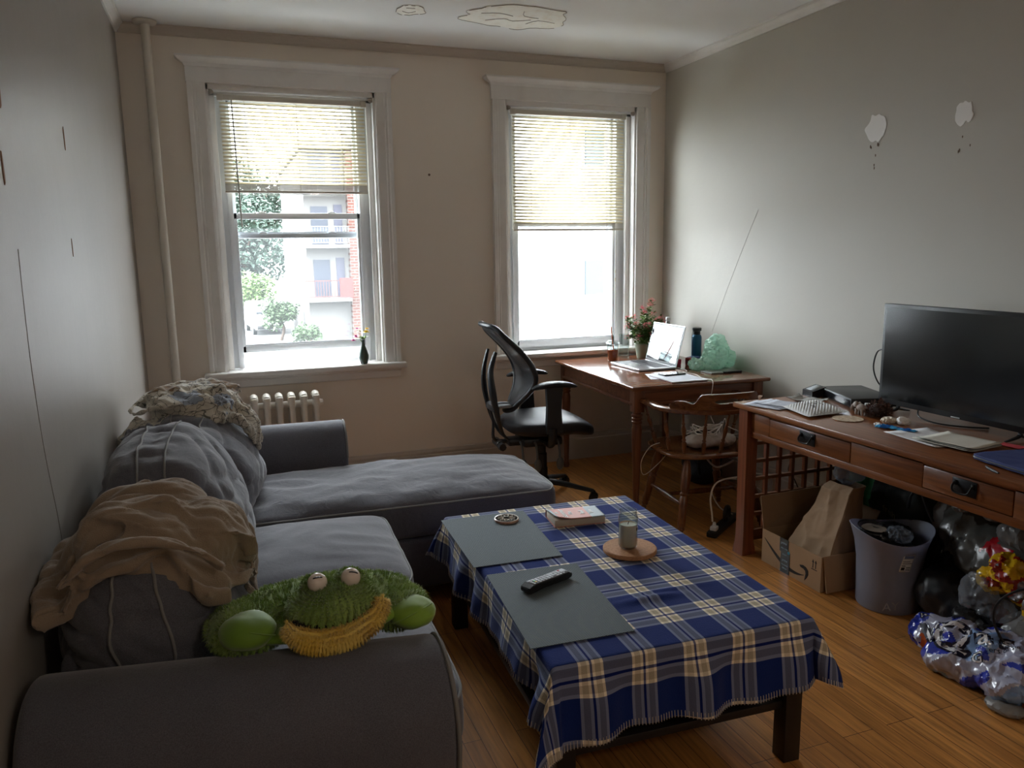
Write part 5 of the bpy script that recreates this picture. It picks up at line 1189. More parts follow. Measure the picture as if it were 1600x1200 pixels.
# power strip and cords on the floor
t = thing('power_strip', 'black power strip on the floor behind the television desk leg', 'power strip', (2.46, 3.36, 0), .62)
b = B(); b.box(-.19, .19, -.028, .028, 0, .032, .008); obj('strip_body', b, M_BLACK, t, local=True)
b = B(); b.tube([(.03,0,.03),(.02,0,.07),(.045,0,.10),(.08,0,.09),(.085,0,.05),(.075,0,.03)], .012, 8, 4); obj('plug_handle', b, M_BLACK, t, local=True)
b = B(); b.box(-.165,-.125,-.018,.018,.031,.055,.006); b.tube([(-.145,0,.05),(-.145,0,.075)], [.012,.007], 10, 1); obj('white_plug', b, M_WCORD, t, local=True)
cable('power_cord', [(2.338,3.288,.075),(2.335,3.29,.12),(2.33,3.30,.20),(2.36,3.31,.265),(2.42,3.32,.285),(2.52,3.33,.285),(2.66,3.36,.28),(2.80,3.4,.22),(2.9,3.5,.03)], .0046, M_WCORD, 'thick white power cord arching out of the power strip', owner=t)
cable('power_cord', [(2.55,3.40,.05),(2.50,3.45,.08),(2.48,3.50,.16),(2.55,3.52,.21),(2.68,3.50,.20),(2.85,3.5,.1),(2.95,3.6,.01)], .0036, M_WCORD, 'white cord curling low behind the television desk leg')
cable('power_cord', [(2.58,3.45,.34),(2.50,3.50,.30),(2.46,3.56,.38),(2.53,3.60,.47),(2.62,3.62,.52)], .0060, mat('grey_cord', (.42,.42,.42), .5), 'thick grey cable hanging beneath the wooden chair')
cable('power_cord', [(2.62,3.05,.42),(2.66,3.1,.36),(2.72,3.12,.30),(2.80,3.14,.15),(2.85,3.2,.01)], .003, M_BLACK, 'black cord seen through the lattice end of the television desk')
t = thing('backpack', 'black bag slumped against the right wall under the desk', 'bag', (2.86, 4.16, 0)); 
crumpled('bag_body', [((2.86,4.16,.13),(.13,.12,.13)),((2.87,4.18,.25),(.10,.10,.10)),((2.84,4.12,.07),(.13,.12,.08))], mat('black_nylon', (.012,.013,.018), .6), .012, None, None, am=.012, sc=9, floor=.0, ang=60, parent=t)
obj('strap', B().tube([(2.78,4.07,.27),(2.75,4.03,.20),(2.755,4.03,.10),(2.79,4.05,.04)], .010, 8, 4, flat=.5), M_BLACK, t)
obj('yellow_tag', B().box(2.80,2.815,4.045,4.05,.30,.33), mat('yellow_tag', (.6,.5,.1), .5), t)
# ================================================================ TELEVISION DESK
M_OAK = wood_mat('mission_oak', (.24,.085,.026), (.125,.040,.013), .3, 'y', 1, .15); M_OAKZ = wood_mat('mission_oak_upright', (.22,.065,.026), (.12,.035,.014), .32, 'z', 1, .15); M_OAKX = wood_mat('mission_oak_end', (.22,.085,.03), (.12,.045,.018), .4, 'x')
tv = thing('television_desk', 'long reddish oak desk with drawers and lattice end along the right wall', 'desk', (2.65, 2.28, 0))
YA, YZ = 1.47, 3.085
b = B(); b.box(2.29, 3.015, YA, YZ, .735, .76, .004); obj('tabletop', b, M_OAK, tv)
def leg_t(x, y, sx, sy):
    b = B(); h = .032; vs = []; fs = []
    lv = [(0,1.22),(.03,1.14),(.06,1.0),(.10,.94),(.16,.92),(.60,1.0),(.735,1.0)]
    for z, k in lv:
        ox = -sx*h*(k-1); vs += [(x-h*k, y-h*k, z),(x+h*k, y-h*k, z),(x+h*k, y+h*k, z),(x-h*k, y+h*k, z)]
    for i in range(len(lv)-1):
        for q in range(4): fs.append((i*4+q, i*4+(q+1)%4, (i+1)*4+(q+1)%4, (i+1)*4+q))
    fs += [(0,1,2,3), tuple(range(len(vs)-4, len(vs)))]; b.mesh(vs, fs); obj('leg', b, M_OAKZ, tv, ang=15)
for x in (2.345, 2.97):
    for y in (3.03, 1.525): leg_t(x, y, 1, 1)
XF = 2.335
b = B()   # apron pieces around the drawers
D1, D2 = (2.365, 2.865), (1.67, 2.02)
b.box(XF, XF+.02, 2.865, 3.0, .612, .735, .001); b.box(XF, XF+.02, 2.02, 2.365, .628, .735, .001); b.box(XF, XF+.02, 1.55, 1.67, .628, .735, .001); b.box(XF-.001, XF+.02, 1.55, 3.0, .598, .628, .002); b.box(XF-.0, XF+.02, 1.55, 3.0, .716, .735, .001)
b.box(2.96, 2.98, 1.55, 3.0, .60, .735); obj('apron', b, M_OAK, tv)
M_HND = mat('black_iron', (.012,.012,.013), .35, metal=.5, spec=.6)
for (a, c), hy in ((D1, 2.612), (D2, 1.847)):
    b = B(); b.box(XF-.002, XF+.018, a+.003, c-.003, .631, .713, .003); b.box(XF+.018, XF+.35, a+.02, c-.02, .64, .70); dr = obj('drawer', b, M_OAK, tv)
    b = B(); b.box(XF-.006, XF-.002, hy-.047, hy+.047, .650, .706, .002); b.box(XF-.011, XF-.006, hy-.040, hy-.028, .680, .698, .002); b.box(XF-.011, XF-.006, hy+.028, hy+.040, .680, .698, .002)
    b.tube([(XF-.012,hy-.034,.690),(XF-.022,hy-.034,.676),(XF-.026,hy-.026,.663),(XF-.027,hy,.659),(XF-.026,hy+.026,.663),(XF-.022,hy+.034,.676),(XF-.012,hy+.034,.690)], .0034, 8, 4)
    obj('bail_handle', b, M_HND, dr)
def lattice(y):
    b = B(); b.box(2.377, 2.938, y-.010, y+.010, .06, .115, .002); obj('end_rail', b, M_OAKX, tv); b = B(); b.box(2.377, 2.938, y-.010, y+.010, .60, .735, .002); obj('end_rail', b, M_OAKX, tv)
    for z in (.195,.285,.375,.465,.555): b = B(); b.box(2.377, 2.938, y-.009, y+.009, z-.0085, z+.0085, .001); obj('lattice_slat', b, M_OAKX, tv)
    for k in range(6): x = 2.377+.561*(k+1)/7; b = B(); b.box(x-.0085, x+.0085, y-.011, y+.011, .11, .605, .001); obj('lattice_slat', b, M_OAKZ, tv)
lattice(3.03); lattice(1.525)
ZTV = .7605
# television
tvt = thing('television', 'black flat television standing on the oak desk', 'television', (2.80, 2.30, ZTV))
Y0, Y1, Z0, Z1 = 1.915, 2.665, .795, 1.243
b = B(); b.box(2.772, 2.800, Y0, Y1, Z0, Z1, .004); obj('housing', b, M_BLACK, tvt)
b = B(); b.box(2.798, 2.835, Y0+.10, Y1-.10, Z0+.02, Z1-.12, .012); obj('rear_shell', b, M_BLACK, tvt)
b = B(); b.box(2.7712, 2.7722, Y0+.016, Y1-.016, Z0+.024, Z1-.016); obj('screen', b, mat('tv_screen', (.004,.005,.006), .16, spec=.8), tvt, smooth=False)
b = B(); b.box(2.7703, 2.772, 2.245, 2.285, Z0+.004, Z0+.008); obj('brand_strip', b, M_STEEL, tvt, smooth=False, label='small silver badge strip')
for y in (2.00, 2.57):
    b = B(); b.tube([(2.79,y,Z0+.01),(2.79,y,ZTV+.020),(2.755,y,ZTV+.010),(2.715,y,ZTV+.004)], [.010,.010,.008,.005], 8, 4, flat=.6); b.tube([(2.79,y,ZTV+.020),(2.83,y,ZTV+.010),(2.86,y,ZTV+.004)], [.010,.008,.005], 8, 4, flat=.6); obj('foot', b, M_BLACK, tvt)
cable('power_cord', [(2.83,2.64,.98),(2.845,2.70,1.02),(2.86,2.77,1.01),(2.88,2.81,.93),(2.90,2.80,.86),(2.93,2.77,.81)], .0036, M_BLACK, 'black cable looping out', owner=tvt)
cable('power_cord', [(2.85,2.50,.80),(2.80,2.47,.790),(2.755,2.42,.773),(2.75,2.33,.765),(2.79,2.24,.765),(2.86,2.18,.765)], .0036, M_BLACK, 'x', owner=tvt)
# set-top box
t = thing('media_player', 'flat black media player beside the television', 'media player', (2.82, 2.84, ZTV), -.32)
b = B(); b.box(-.11, .105, -.17, .17, .006, .048, .003); obj('case', b, M_BLACK, t, local=True)
b = B(); b.box(-.1115, -.11, -.16, .16, .012, .040); obj('front_panel', b, mat('front_gloss', (.01,.01,.012), .15), t, local=True)
for x in (-.09,.085):
    for y in (-.15,.15): b = B(); b.cyl((x,y,0),(x,y,.008), .010, None, 12); obj('foot', b, M_BLACK, t, local=True)
t = thing('desk_phone', 'small black device with a grey display by the media player', 'device', (2.735, 3.035, ZTV), -.2)
b = B(); b.prism([(-.035,0),(.04,0),(.045,.045),(.035,.052),(-.035,.030)], 'y', -.045, .045); obj('case', b, M_BLACK, t, local=True)
b = B(); b.mesh([(-.026,-.034,.0340),(.030,-.034,.0510),(.030,.030,.0510),(-.026,.030,.0340)], [(0,1,2,3)]); obj('display', b, mat('grey_display', (.35,.38,.40), .3), t, local=True, solid=.001)
# papers and mail
M_PAPG = mat('paper_grey', (.52,.54,.60), .8, var=(40,(.44,.46,.52),.45,.6))
sheet('letter', 2.375, 2.93, .13, .20, .35, ZTV+.0012, M_PAPG, 'letter at the bottom left of the mail on the oak desk end', 'paper', curl=.01)
sheet('letter', 2.43, 2.925, .13, .21, .15, ZTV+.0032, M_PAPG, 'printed letter lying across another under the padded mailer', 'paper', curl=.01)
sheet('letter', 2.46, 2.885, .14, .21, .40, ZTV+.0054, M_PAPG, 'top letter tucked under the left end of the padded mailer', 'paper', curl=.01)
t = thing('padded_mailer', 'white quilted padded mailer with black print on the oak desk', 'envelope', (2.50, 2.80, ZTV+.007))
MP_ = [(2.365,2.735),(2.420,2.560),(2.66,2.70),(2.60,2.985)]
MP_ = [(2.40,2.865),(2.345,2.625),(2.585,2.640),(2.655,2.93)]
P_ = [Vector((x,y,0)) for x,y in MP_]
def mail(i, j, top=1):
    p = P_[0].lerp(P_[1], i).lerp(P_[3].lerp(P_[2], i), j); e = (1-abs(2*i-1)**4)*(1-abs(2*j-1)**4); q = (.5+.5*math.sin(i*70)*math.sin(j*80)); return (p.x, p.y, ZTV+.008+(.011*e+.0022*q*e*4 if top else 0)+.012*max(0, i-.8)*(1-j))
b = B(); b.grid(lambda i, j: mail(i, j), 70, 70, uv=False); n0 = 71*71; b.grid(lambda i, j: mail(i, j, 0), 10, 10, uv=False); pm = obj('envelope_body', b, mat('quilted_white', (.60,.60,.60), .5), t)
b = B()
for (i0, i1, j0, j1) in ((.34,.36,.34,.70),(.34,.56,.69,.71),(.62,.66,.38,.42),(.44,.50,.52,.60),(.50,.58,.40,.50),(.40,.44,.44,.48)):
    b.mesh([Vector(mail(i, j))+Vector((0,0,.0022)) for i, j in ((i0,j0),(i1,j0),(i1,j1),(i0,j1))], [(0,1,2,3)])
b.keep = True; obj('printed_marks', b, mat('grey_print', (.10,.10,.11), .7), pm, kind='stuff')
sheet('plastic_sleeve', 2.60, 2.93, .12, .16, .3, ZTV+.006, mat('clear_sleeve', (.40,.40,.38), .25), 'crinkled clear sleeve behind the padded mailer', 'packaging', curl=.06, n=12)
obj('round_mat', B().lathe([(0,0),(.062,0),(.064,.002),(.062,.004),(0,.004)], (2.495,2.555,ZTV), None, 40), mat('woven_cream_mat', (.58,.47,.34), .8, var=(90,(.42,.30,.20),.45,.55)), None, label='round cream woven coaster mat sticking out from the padded mailer', cat='mat')
# dried plant and figurines
t = thing('dried_plant', 'bushy dried brown moss plant in front of the media player', 'dried plant', (2.655, 2.545, ZTV)); rnd = random.Random(2); b = B()
for k in range(620):
    d = Vector((rnd.gauss(0,1), rnd.gauss(0,1), abs(rnd.gauss(0,.9)))).normalized(); r = rnd.uniform(.012,.052); c = Vector((2.655,2.545,ZTV+.005))+Vector((d.x*r, d.y*r*1.1, d.z*r*1.25)); e = Vector((rnd.uniform(-1,1), rnd.uniform(-1,1), rnd.uniform(-.3,1)))*.013
    leaf(b, c, d+e*30, rnd.uniform(.010,.02), rnd.uniform(.002,.005), Vector((rnd.random(),rnd.random(),1)))
b.keep = True; obj('fronds', b, mat('dry_brown_frond', (.10,.055,.045), .8, var=(60,(.22,.13,.11),.45,.65)), t, kind='stuff')
obj('clump', B().sphere((2.655,2.545,ZTV+.028), (.040,.044,.028), 18, 12, nbump(.006, 60)), mat('dark_moss', (.04,.022,.018), .9), t)
t = thing('elephant_figurine', 'small stone coloured elephant figurine before the dried plant', 'figurine', (2.625, 2.61, ZTV))
M_STONE = mat('stone_figure', (.36,.30,.26), .6); ex, ey, ez = 2.615, 2.605, ZTV
b = B(); b.sphere((ex,ey,ez+.032), (.016,.026,.017), 18, 12); b.sphere((ex-.002,ey+.028,ez+.042), (.012,.013,.014), 14, 10)
obj('body', b, M_STONE, t)
b = B(); b.tube([(ex-.004,ey+.038,ez+.040),(ex-.008,ey+.046,ez+.028),(ex-.010,ey+.048,ez+.012)], [.006,.0045,.003], 8, 4); obj('trunk', b, M_STONE, t)
for sx in (-1,1):
    for sy in (-1,1): b = B(); b.tube([(ex+sx*.009,ey+sy*.016,ez+.025),(ex+sx*.009,ey+sy*.017,ez)], [.0075,.006], 10, 1); obj('leg', b, M_STONE, t)
    b = B(); b.sphere((ex+sx*.013,ey+.022,ez+.042), (.003,.010,.011), 12, 8); obj('ear', b, M_STONE, t)
obj('napkin_ring', B().lathe([(.010,0),(.012,0),(.012,.045),(.010,.045)], (2.66,2.615,ZTV), None, 20), mat('white_tube', (.7,.7,.68), .5), None, label='short white tube standing behind the elephant figurine', cat='tube')
t = thing('pine_cone', 'small brown pine cone beside the elephant figurine', 'pine cone', (2.635, 2.66, ZTV)); b = B()
for k in range(70):
    a = k*2.4; h = k/70; r = .020*math.sin(math.pi*(.15+.8*h)); c = Vector((2.635,2.66,ZTV+.004+.036*h)); leaf(b, c, Vector((math.cos(a), math.sin(a), .3)), r+.004, .006, Vector((0,0,1)))
b.keep = True; obj('scales', b, mat('cone_scale', (.28,.17,.11), .8), t, kind='stuff'); obj('core', B().sphere((2.635,2.66,ZTV+.022), (.010,.010,.020)), mat('cone_core', (.10,.06,.04), .9), t)
def wrap(name, c, r, m, lab, cat, sd, am=.010, sc=40):
    crumpled(name, [(c, r), ((c[0]+r[0]*.6, c[1]-r[1]*.5, c[2]), (r[0]*.7, r[1]*.7, r[2]*.8))], m, .0035, lab, cat, am=am, sc=sc, floor=ZTV, sd=sd, ang=20)
wrap('crumpled_tissue', (2.60,2.435,ZTV+.010), (.035,.030,.014), mat('cream_tissue', (.66,.58,.46), .8), 'crumpled cream wrapper behind the blue wrapper on the oak desk', 'wrapper', 4)
wrap('crumpled_tissue', (2.62,2.385,ZTV+.014), (.020,.022,.018), mat('white_tissue', (.78,.77,.74), .7), 'twisted white tissue beside the cream wrapper on the oak desk', 'tissue', 6)
wrap('white_cap', (2.505,2.405,ZTV+.006), (.014,.018,.009), mat('white_scrap', (.8,.8,.8), .5), 'small white plastic scrap at the tip of the blue wrapper', 'scrap', 9)
def wrapf(i, j): x = lerp(2.475, 2.60, j*.45+i*.35+.1); y = lerp(2.405, 2.245, i)+.0; w_ = (j-.5)*.055*(1-.5*i); return (2.50+i*.055+w_*1.0, 2.395-i*.14+w_*.35, ZTV+.003+.010*abs(nz(i*7, j*9, 2))+.006*math.sin(j*3.1)*(1-i))
b = B(); b.grid(wrapf, 26, 16, uv=False)
for f in b.bm.faces: c = f.calc_center_median(); f.material_index = 1 if nz(c.x*30, c.y*26, 5) > .12 else 0
obj('snack_wrapper', b, [mat('blue_wrapper', (.01,.11,.40), .25), mat('light_blue_wrapper', (.06,.36,.68), .25)], None, ang=25, solid=.001, label='shiny blue snack wrapper near the middle of the oak desk', cat='wrapper')
sheet('envelope', 2.53, 2.165, .21, .26, -.08, ZTV+.0015, mat('envelope_white', (.62,.61,.62), .7), 'large white envelope under the stack of mail on the oak desk', 'envelope', curl=.012)
for k, (x, y, w, h, r, m_, lb2) in enumerate(((2.535,2.06,.18,.235,.10,mat('mail_a',(.40,.38,.33),.7),'lowest card of the small mail stack on the oak desk'),(2.54,2.055,.17,.22,.03,mat('mail_b',(.25,.25,.22),.7),'thin grey card in the middle of the small mail stack'),(2.545,2.05,.175,.21,.13,mat('mail_c',(.56,.53,.46),.7),'top cream card of the small mail stack on the oak desk'))):
    sheet('mail_card', x, y, w, h, r, ZTV+.006+k*.0042, m_, lb2, 'mail', curl=.015, th=.0016)
sheet('red_card', 2.685, 1.955, .05, .09, .1, ZTV+.004, mat('red_paper', (.45,.05,.06), .6), 'small red card behind the navy pouch', 'card')
t = thing('zip_pouch', 'navy blue zip pouch near the front edge of the oak desk', 'pouch', (2.49, 1.745, ZTV))
def pf(d): p = rbox(d, 12); return Vector((2.495+p.x*.115+p.y*.02, 1.735+p.y*.135-p.x*.02, ZTV+.013+p.z*.0125*(1-.25*p.x*p.x)+.0015*nz(p.x*3,p.y*3,1)))
b = B(); b.mesh([pf(v) for v in CV], CF); pb = obj('case', b, mat('navy_fabric', (.022,.035,.14), .75, bump=(300,.4,.002)), t)
b = B(); pts = [pf(Vector((x, y, 0)))+Vector((x*.001, y*.001, 0)) for x, y in ((-1,-1),(-1,-.5),(-1,0),(-1,.5),(-1,1),(-.5,1),(0,1),(.5,1),(1,1))]; b.tube(pts, .0022, 6, 4); obj('zip', b, M_BLACK, pb)
b = B(); b.tube([(2.352,1.79,ZTV+.005),(2.335,1.76,ZTV+.004),(2.318,1.72,ZTV+.005)], [.004,.005,.003], 6, 3); obj('pull_tab', b, MATS['black_nylon'], pb)
# ================================================================ CLUTTER UNDER THE TELEVISION DESK
M_CARD = mat('cardboard', (.36,.23,.13), .85, bump=(120,.15,.001), var=(4,(.31,.195,.105),.4,.7)); M_CARDD = mat('cardboard_inside', (.26,.165,.095), .9)
bx = thing('cardboard_box', 'open cardboard box with curved black arrow print under the oak desk', 'cardboard box', (2.47, 2.71, 0))
BX0, BX1, BY0, BY1, BZ = 2.362, 2.60, 2.520, 2.915, .162
b = B(); w = .004
b.box(BX0, BX0+w, BY0, BY1, 0, BZ); b.box(BX1-w, BX1, BY0, BY1, 0, BZ); b.box(BX0+w, BX1-w, BY0, BY0+w, 0, BZ); b.box(BX0+w, BX1-w, BY1-w, BY1, 0, BZ); b.box(BX0+w, BX1-w, BY0+w, BY1-w, 0, w); obj('carton', b, M_CARD, bx, smooth=False)
def flap(nm, pts, m): b = B(); b.mesh(pts, [(0,1,2,3)]); return obj(nm, b, m, bx, solid=.004, smooth=False)
flap('flap', [(BX0+.004,BY1,BZ),(BX1,BY1,BZ),(BX1+.16,BY1-.005,.335),(BX0-.012,BY1+.01,.322)], M_CARDD)
flap('flap', [(BX1,BY0+.01,BZ),(BX1,BY1-.01,BZ),(BX1+.10,BY1-.02,BZ+.16),(BX1+.10,BY0+.02,BZ+.16)], M_CARDD)
flap('flap', [(BX0+.006,BY0-.002,BZ+.004),(BX1,BY0-.002,BZ),(BX1-.005,BY0-.030,.006),(BX0+.014,BY0-.024,.004)], M_CARD)
# printed arrow and tape on the camera side (x = BX0)
M_INK = mat('black_ink', (.015,.014,.013), .7); XI = BX0-.0012
def onface(pts): b = B(); b.prism(pts, 'x', XI, BX0-.0002); return b
def fy(u): return BY1-u    # u: metres from the left end of the face as seen from the room
up = []; lo = []
for k in range(25):
    t = k/24; u = lerp(.018, .292, t); zc = .122-.098*math.sin(t*math.pi*.62)**1.0+.010*t*t; th = .0015+.0135*math.sin(math.pi*min(1, t*1.02))**.8; up.append((fy(u), zc+th*.6)); lo.append((fy(u), zc-th*.7))
obj('arrow_curve', onface(up+lo[::-1]), M_INK, bx, smooth=False)
hd_ = [(.262,.080),(.285,.086),(.305,.082),(.318,.070),(.319,.052),(.310,.034),(.296,.018),(.300,.036),(.303,.052),(.300,.064),(.288,.070),(.270,.071)]
obj('arrow_head', onface([(fy(u), z) for u, z in hd_]), M_INK, bx, smooth=False)
b = B(); b.prism([(fy(.135),.001),(fy(.195),.001),(fy(.197),.105),(fy(.185),.105),(fy(.185),.164),(fy(.128),.164),(fy(.128),.100),(fy(.137),.098)], 'x', XI-.0012, BX0-.0003); tp = obj('packing_tape', b, mat('black_packing_tape', (.012,.02,.022), .25), bx, smooth=False)
b = B(); b.box(XI-.0016, XI-.0010, fy(.197), fy(.182), .100, .112); obj('blue_patch', b, mat('teal_patch', (.03,.22,.30), .4), tp, smooth=False)
MF = lambda u, z: frame_m((XI-.0016, fy(u), z), (0,-1,0), (0,0,1))
M_TINK = mat('tape_print', (.34,.42,.43), .5)
for (s, u, z, sz) in (('prime', .156,.143,.016),('video  music', .160,.118,.009),('photos', .163,.090,.010),('prime', .166,.062,.015),('free two-day', .166,.040,.008),('delivery', .166,.024,.010)):
    b = B(); text_mesh(b, s, sz, MF(u, z) @ Matrix.Rotation(-.0, 4, 'Z'), .0002); b.keep = True; obj('tape_lettering', b, M_TINK, tp, smooth=False)
for q, u in enumerate((.345, .362)): obj('up_arrow', onface([(fy(u-.0017),.098),(fy(u+.0017),.098),(fy(u+.0017),.123),(fy(u+.006),.123),(fy(u),.136),(fy(u-.006),.123),(fy(u-.0017),.123)]), M_INK, bx, smooth=False)
obj('arrow_baseline', onface([(fy(.336),.090),(fy(.371),.090),(fy(.371),.093),(fy(.336),.093)]), M_INK, bx, smooth=False)
# brown paper bag leaning in the box
t = thing('paper_bag', 'creased brown paper bag standing in the cardboard box', 'paper bag', (2.50, 2.62, .006))
rings = [(.008,2.46,2.70,2.535,2.585,),(.12,2.44,2.70,2.530,2.590),(.19,2.43,2.72,2.53,2.60),(.26,2.45,2.72,2.53,2.60),(.33,2.47,2.70,2.54,2.60),(.42,2.50,2.685,2.55,2.60),(.45,2.51,2.68,2.56,2.60)]
def bagf(i, j):
    k = j*(len(rings)-1); a = min(int(k), len(rings)-2); r = [lerp(x, y, k-a) for x, y in zip(rings[a], rings[a+1])]; z = r[0]
    an = i*2*math.pi; cx_, cy_ = math.cos(an), math.sin(an); m_ = max(abs(cx_), abs(cy_)); sx_, sy_ = cx_/m_, cy_/m_
    px = lerp(.42,.70,0)+0; x = 2.47+.080*sx_*(1-.5*j)+.10*j; ylo, yhi = lerp(2.535,2.535,j), lerp(2.83,2.67,j)
    y = lerp(ylo, yhi, (sy_+1)/2); c = crump(Vector((x, y, z*.45)), 9, .026, 4)+crump(Vector((x, y, z*.6)), 22, .006, 1); return (x+sx_*c, y+sy_*c*.5, z)
b = B(); b.grid(bagf, 90, 60, uv=False); bmesh.ops.remove_doubles(b.bm, verts=b.bm.verts, dist=.0004); obj('bag', b, mat('kraft_paper', (.33,.215,.125), .8, bump=(60,.3,.002)), t, ang=22, solid=.001)
M_CFILM = film_mat('clear_film', (.36,.39,.44), .45, .15, (.9,.92,.95)); M_WFILM = film_mat('white_film', (.38,.38,.38), .80, .25, (.9,.9,.9)); M_GFILM = film_mat('grey_film', (.20,.195,.175), .85, .25, (.8,.8,.8))
crumpled('clear_wrap', [((2.585,2.64,.485),(.045,.055,.050)),((2.60,2.60,.51),(.04,.045,.05))], M_CFILM, .006, 'clear plastic wrap sticking out above the paper bag', 'plastic wrap', am=.022, sc=24, sd=7)
M_DGR = mat('dark_green_bag', (.015,.17,.055), .55)
M_DGR2 = mat('dark_bag_black', (.010,.014,.012), .6)
o, bv = crumpled('green_shopping_bag', [((2.78,2.60,.36),(.09,.12,.18)),((2.74,2.67,.40),(.06,.09,.11)),((2.78,2.45,.38),(.09,.13,.17)),((2.78,2.42,.25),(.09,.12,.14)),((2.80,2.50,.14),(.10,.18,.14))], [M_DGR2, M_DGR], .010, 'dark green and black shopping bag behind the white bin', 'shopping bag', am=.018, sc=8, floor=.002, sd=12, paint=lambda c: 1 if c.y > 2.60 else 0)
b = B(); text_mesh(b, 'fresh', .045, frame_m((2.55, 2.50, .33), (0,-1,-.1), (0,0,1)), .0003, bvh=bv, dirn=Vector((1,0,0))); b.keep = True; obj('bag_lettering', b, mat('gold_print', (.32,.28,.16), .6), o)
cable('bag_handle', [(2.66,2.36,.40),(2.65,2.34,.46),(2.66,2.31,.50),(2.655,2.27,.44),(2.66,2.235,.38)], .0065, M_BLACK, 'black webbing handle of a bag behind the white bin', cat='bag handle')
crumpled('carton_sleeve', [((2.82,2.30,.36),(.06,.07,.09))], mat('grey_card_side', (.26,.25,.24), .8), .012, 'grey carton between the bin and the desk apron', 'carton', am=.02, sc=7, sd=5)
# waste bin
bc = (2.548, 2.335, 0)
t = thing('waste_bin', 'translucent white plastic waste bin with a sticker under the oak desk', 'waste bin', bc)
def bin_mat():
    m = bpy.data.materials.new('frosted_plastic'); m.use_nodes = True; nt = m.node_tree; b = nt.nodes['Principled BSDF']; o = nt.nodes['Material Output']
    b.inputs['Base Color'].default_value = (.38,.40,.48,1); b.inputs['Roughness'].default_value = .35
    tl = nt.nodes.new('ShaderNodeBsdfTranslucent'); tl.inputs[0].default_value = (.48,.50,.62,1); mx = nt.nodes.new('ShaderNodeMixShader'); mx.inputs[0].default_value = .5
    nt.links.new(b.outputs[0], mx.inputs[1]); nt.links.new(tl.outputs[0], mx.inputs[2]); nt.links.new(mx.outputs[0], o.inputs[0]); return m
b = B(); R_ = [(.0,.002),(.118,.002),(.122,.010),(.124,.10),(.128,.20),(.140,.27),(.158,.325),(.162,.332),(.160,.334),(.155,.328),(.137,.27),(.125,.20),(.121,.10),(.119,.012),(0,.008)]
n0 = len(b.bm.verts); b.lathe(R_, bc, None, 56)
for v in b.bm.verts:
    a = math.atan2(v.co.y-bc[1], v.co.x-bc[0]); k = max(0, v.co.z-.2)/.13; v.co.z += .018*k*math.cos(2*a+.9)
obj('tub', b, bin_mat(), t, ang=60)
lb = B(); A0, A1 = math.radians(-118), math.radians(-98)
def rad_at(z): return lerp(.1285, .141, (z-.2)/.07) if z > .2 else lerp(.1225,.1285, z/.2)
def stick(i, j, e=.001, a0=A0, a1=A1, z0=.195, z1=.285): a = lerp(a0, a1, i)+.10*(j-.5); z = lerp(z0, z1, j); r = rad_at(z)+e+.0015*max(0,(z-.25)/.03)*1; return (bc[0]+r*math.cos(a), bc[1]+r*math.sin(a), z)
lb.grid(lambda i, j: stick(i, j), 8, 8, uv=False); sk = obj('sticker', lb, mat('sticker_white', (.55,.55,.54), .5), t, solid=.0003)
lb = B(); lb.grid(lambda i, j: stick(lerp(.1,.9,i), lerp(.68,.82,j), .0018), 6, 3, uv=False); obj('sticker_band', lb, mat('sticker_blue', (.12,.16,.30), .5), sk)
for k, (i0, i1, j0, j1) in enumerate(((.1,.4,.10,.25),(.1,.4,.30,.34),(.5,.9,.10,.14),(.5,.9,.2,.24),(.1,.9,.42,.45),(.1,.7,.52,.55))):
    lb = B(); lb.grid(lambda i, j: stick(lerp(i0,i1,i), lerp(j0,j1,j), .0018), 4, 2, uv=False); obj('sticker_print', lb, M_INK, sk)
b = B(); text_mesh(b, 'AY', .05, Matrix.Identity(4), .0002, fn=lambda c: Vector((bc[0]+(.1265)*math.cos(math.radians(-135)+c.x/.125+.1), bc[1]+(.1265)*math.sin(math.radians(-135)+c.x/.125+.1), .04+c.y+c.x*.25))); b.keep = True; obj('scrawled_letters', b, mat('faint_scratch', (.55,.55,.58), .6), t)
o, _ = crumpled('bin_liner', [((bc[0]+.0,bc[1],.20),(.105,.105,.12)),((bc[0]+.03,bc[1]+.03,.30),(.095,.085,.045)),((bc[0]-.03,bc[1]+.05,.31),(.08,.07,.03))], mat('black_liner', (.010,.010,.012), .3), .009, 'black bin liner bulging inside the white bin', 'bin liner', am=.02, sc=14, floor=.012, sd=2)
crumpled('bubble_wrap', [((bc[0]-.01,bc[1]-.045,.325),(.045,.055,.030))], M_CFILM, .005, 'crumpled clear blue wrap on top of the waste bin', 'plastic wrap', am=.022, sc=34, sd=4)
obj('paper_scrap', B().prism(blob(bc[0]-.06, bc[1]+.035, .045, .05, 4, 24, .3), 'z', .331, .333), mat('brown_scrap', (.30,.25,.20), .8), None, smooth=False, label='dull brown paper scrap on top of the waste bin', cat='paper')
obj('headphone_band', B().tube([(bc[0]-.07+.055*math.cos(a), bc[1]+.03+.06*math.sin(a), .336+.012*math.sin(a)) for a in [k*.55 for k in range(9)]], .003, 6, 4), M_BLACK, None, label='thin black band curving over the rubbish in the waste bin', cat='band')
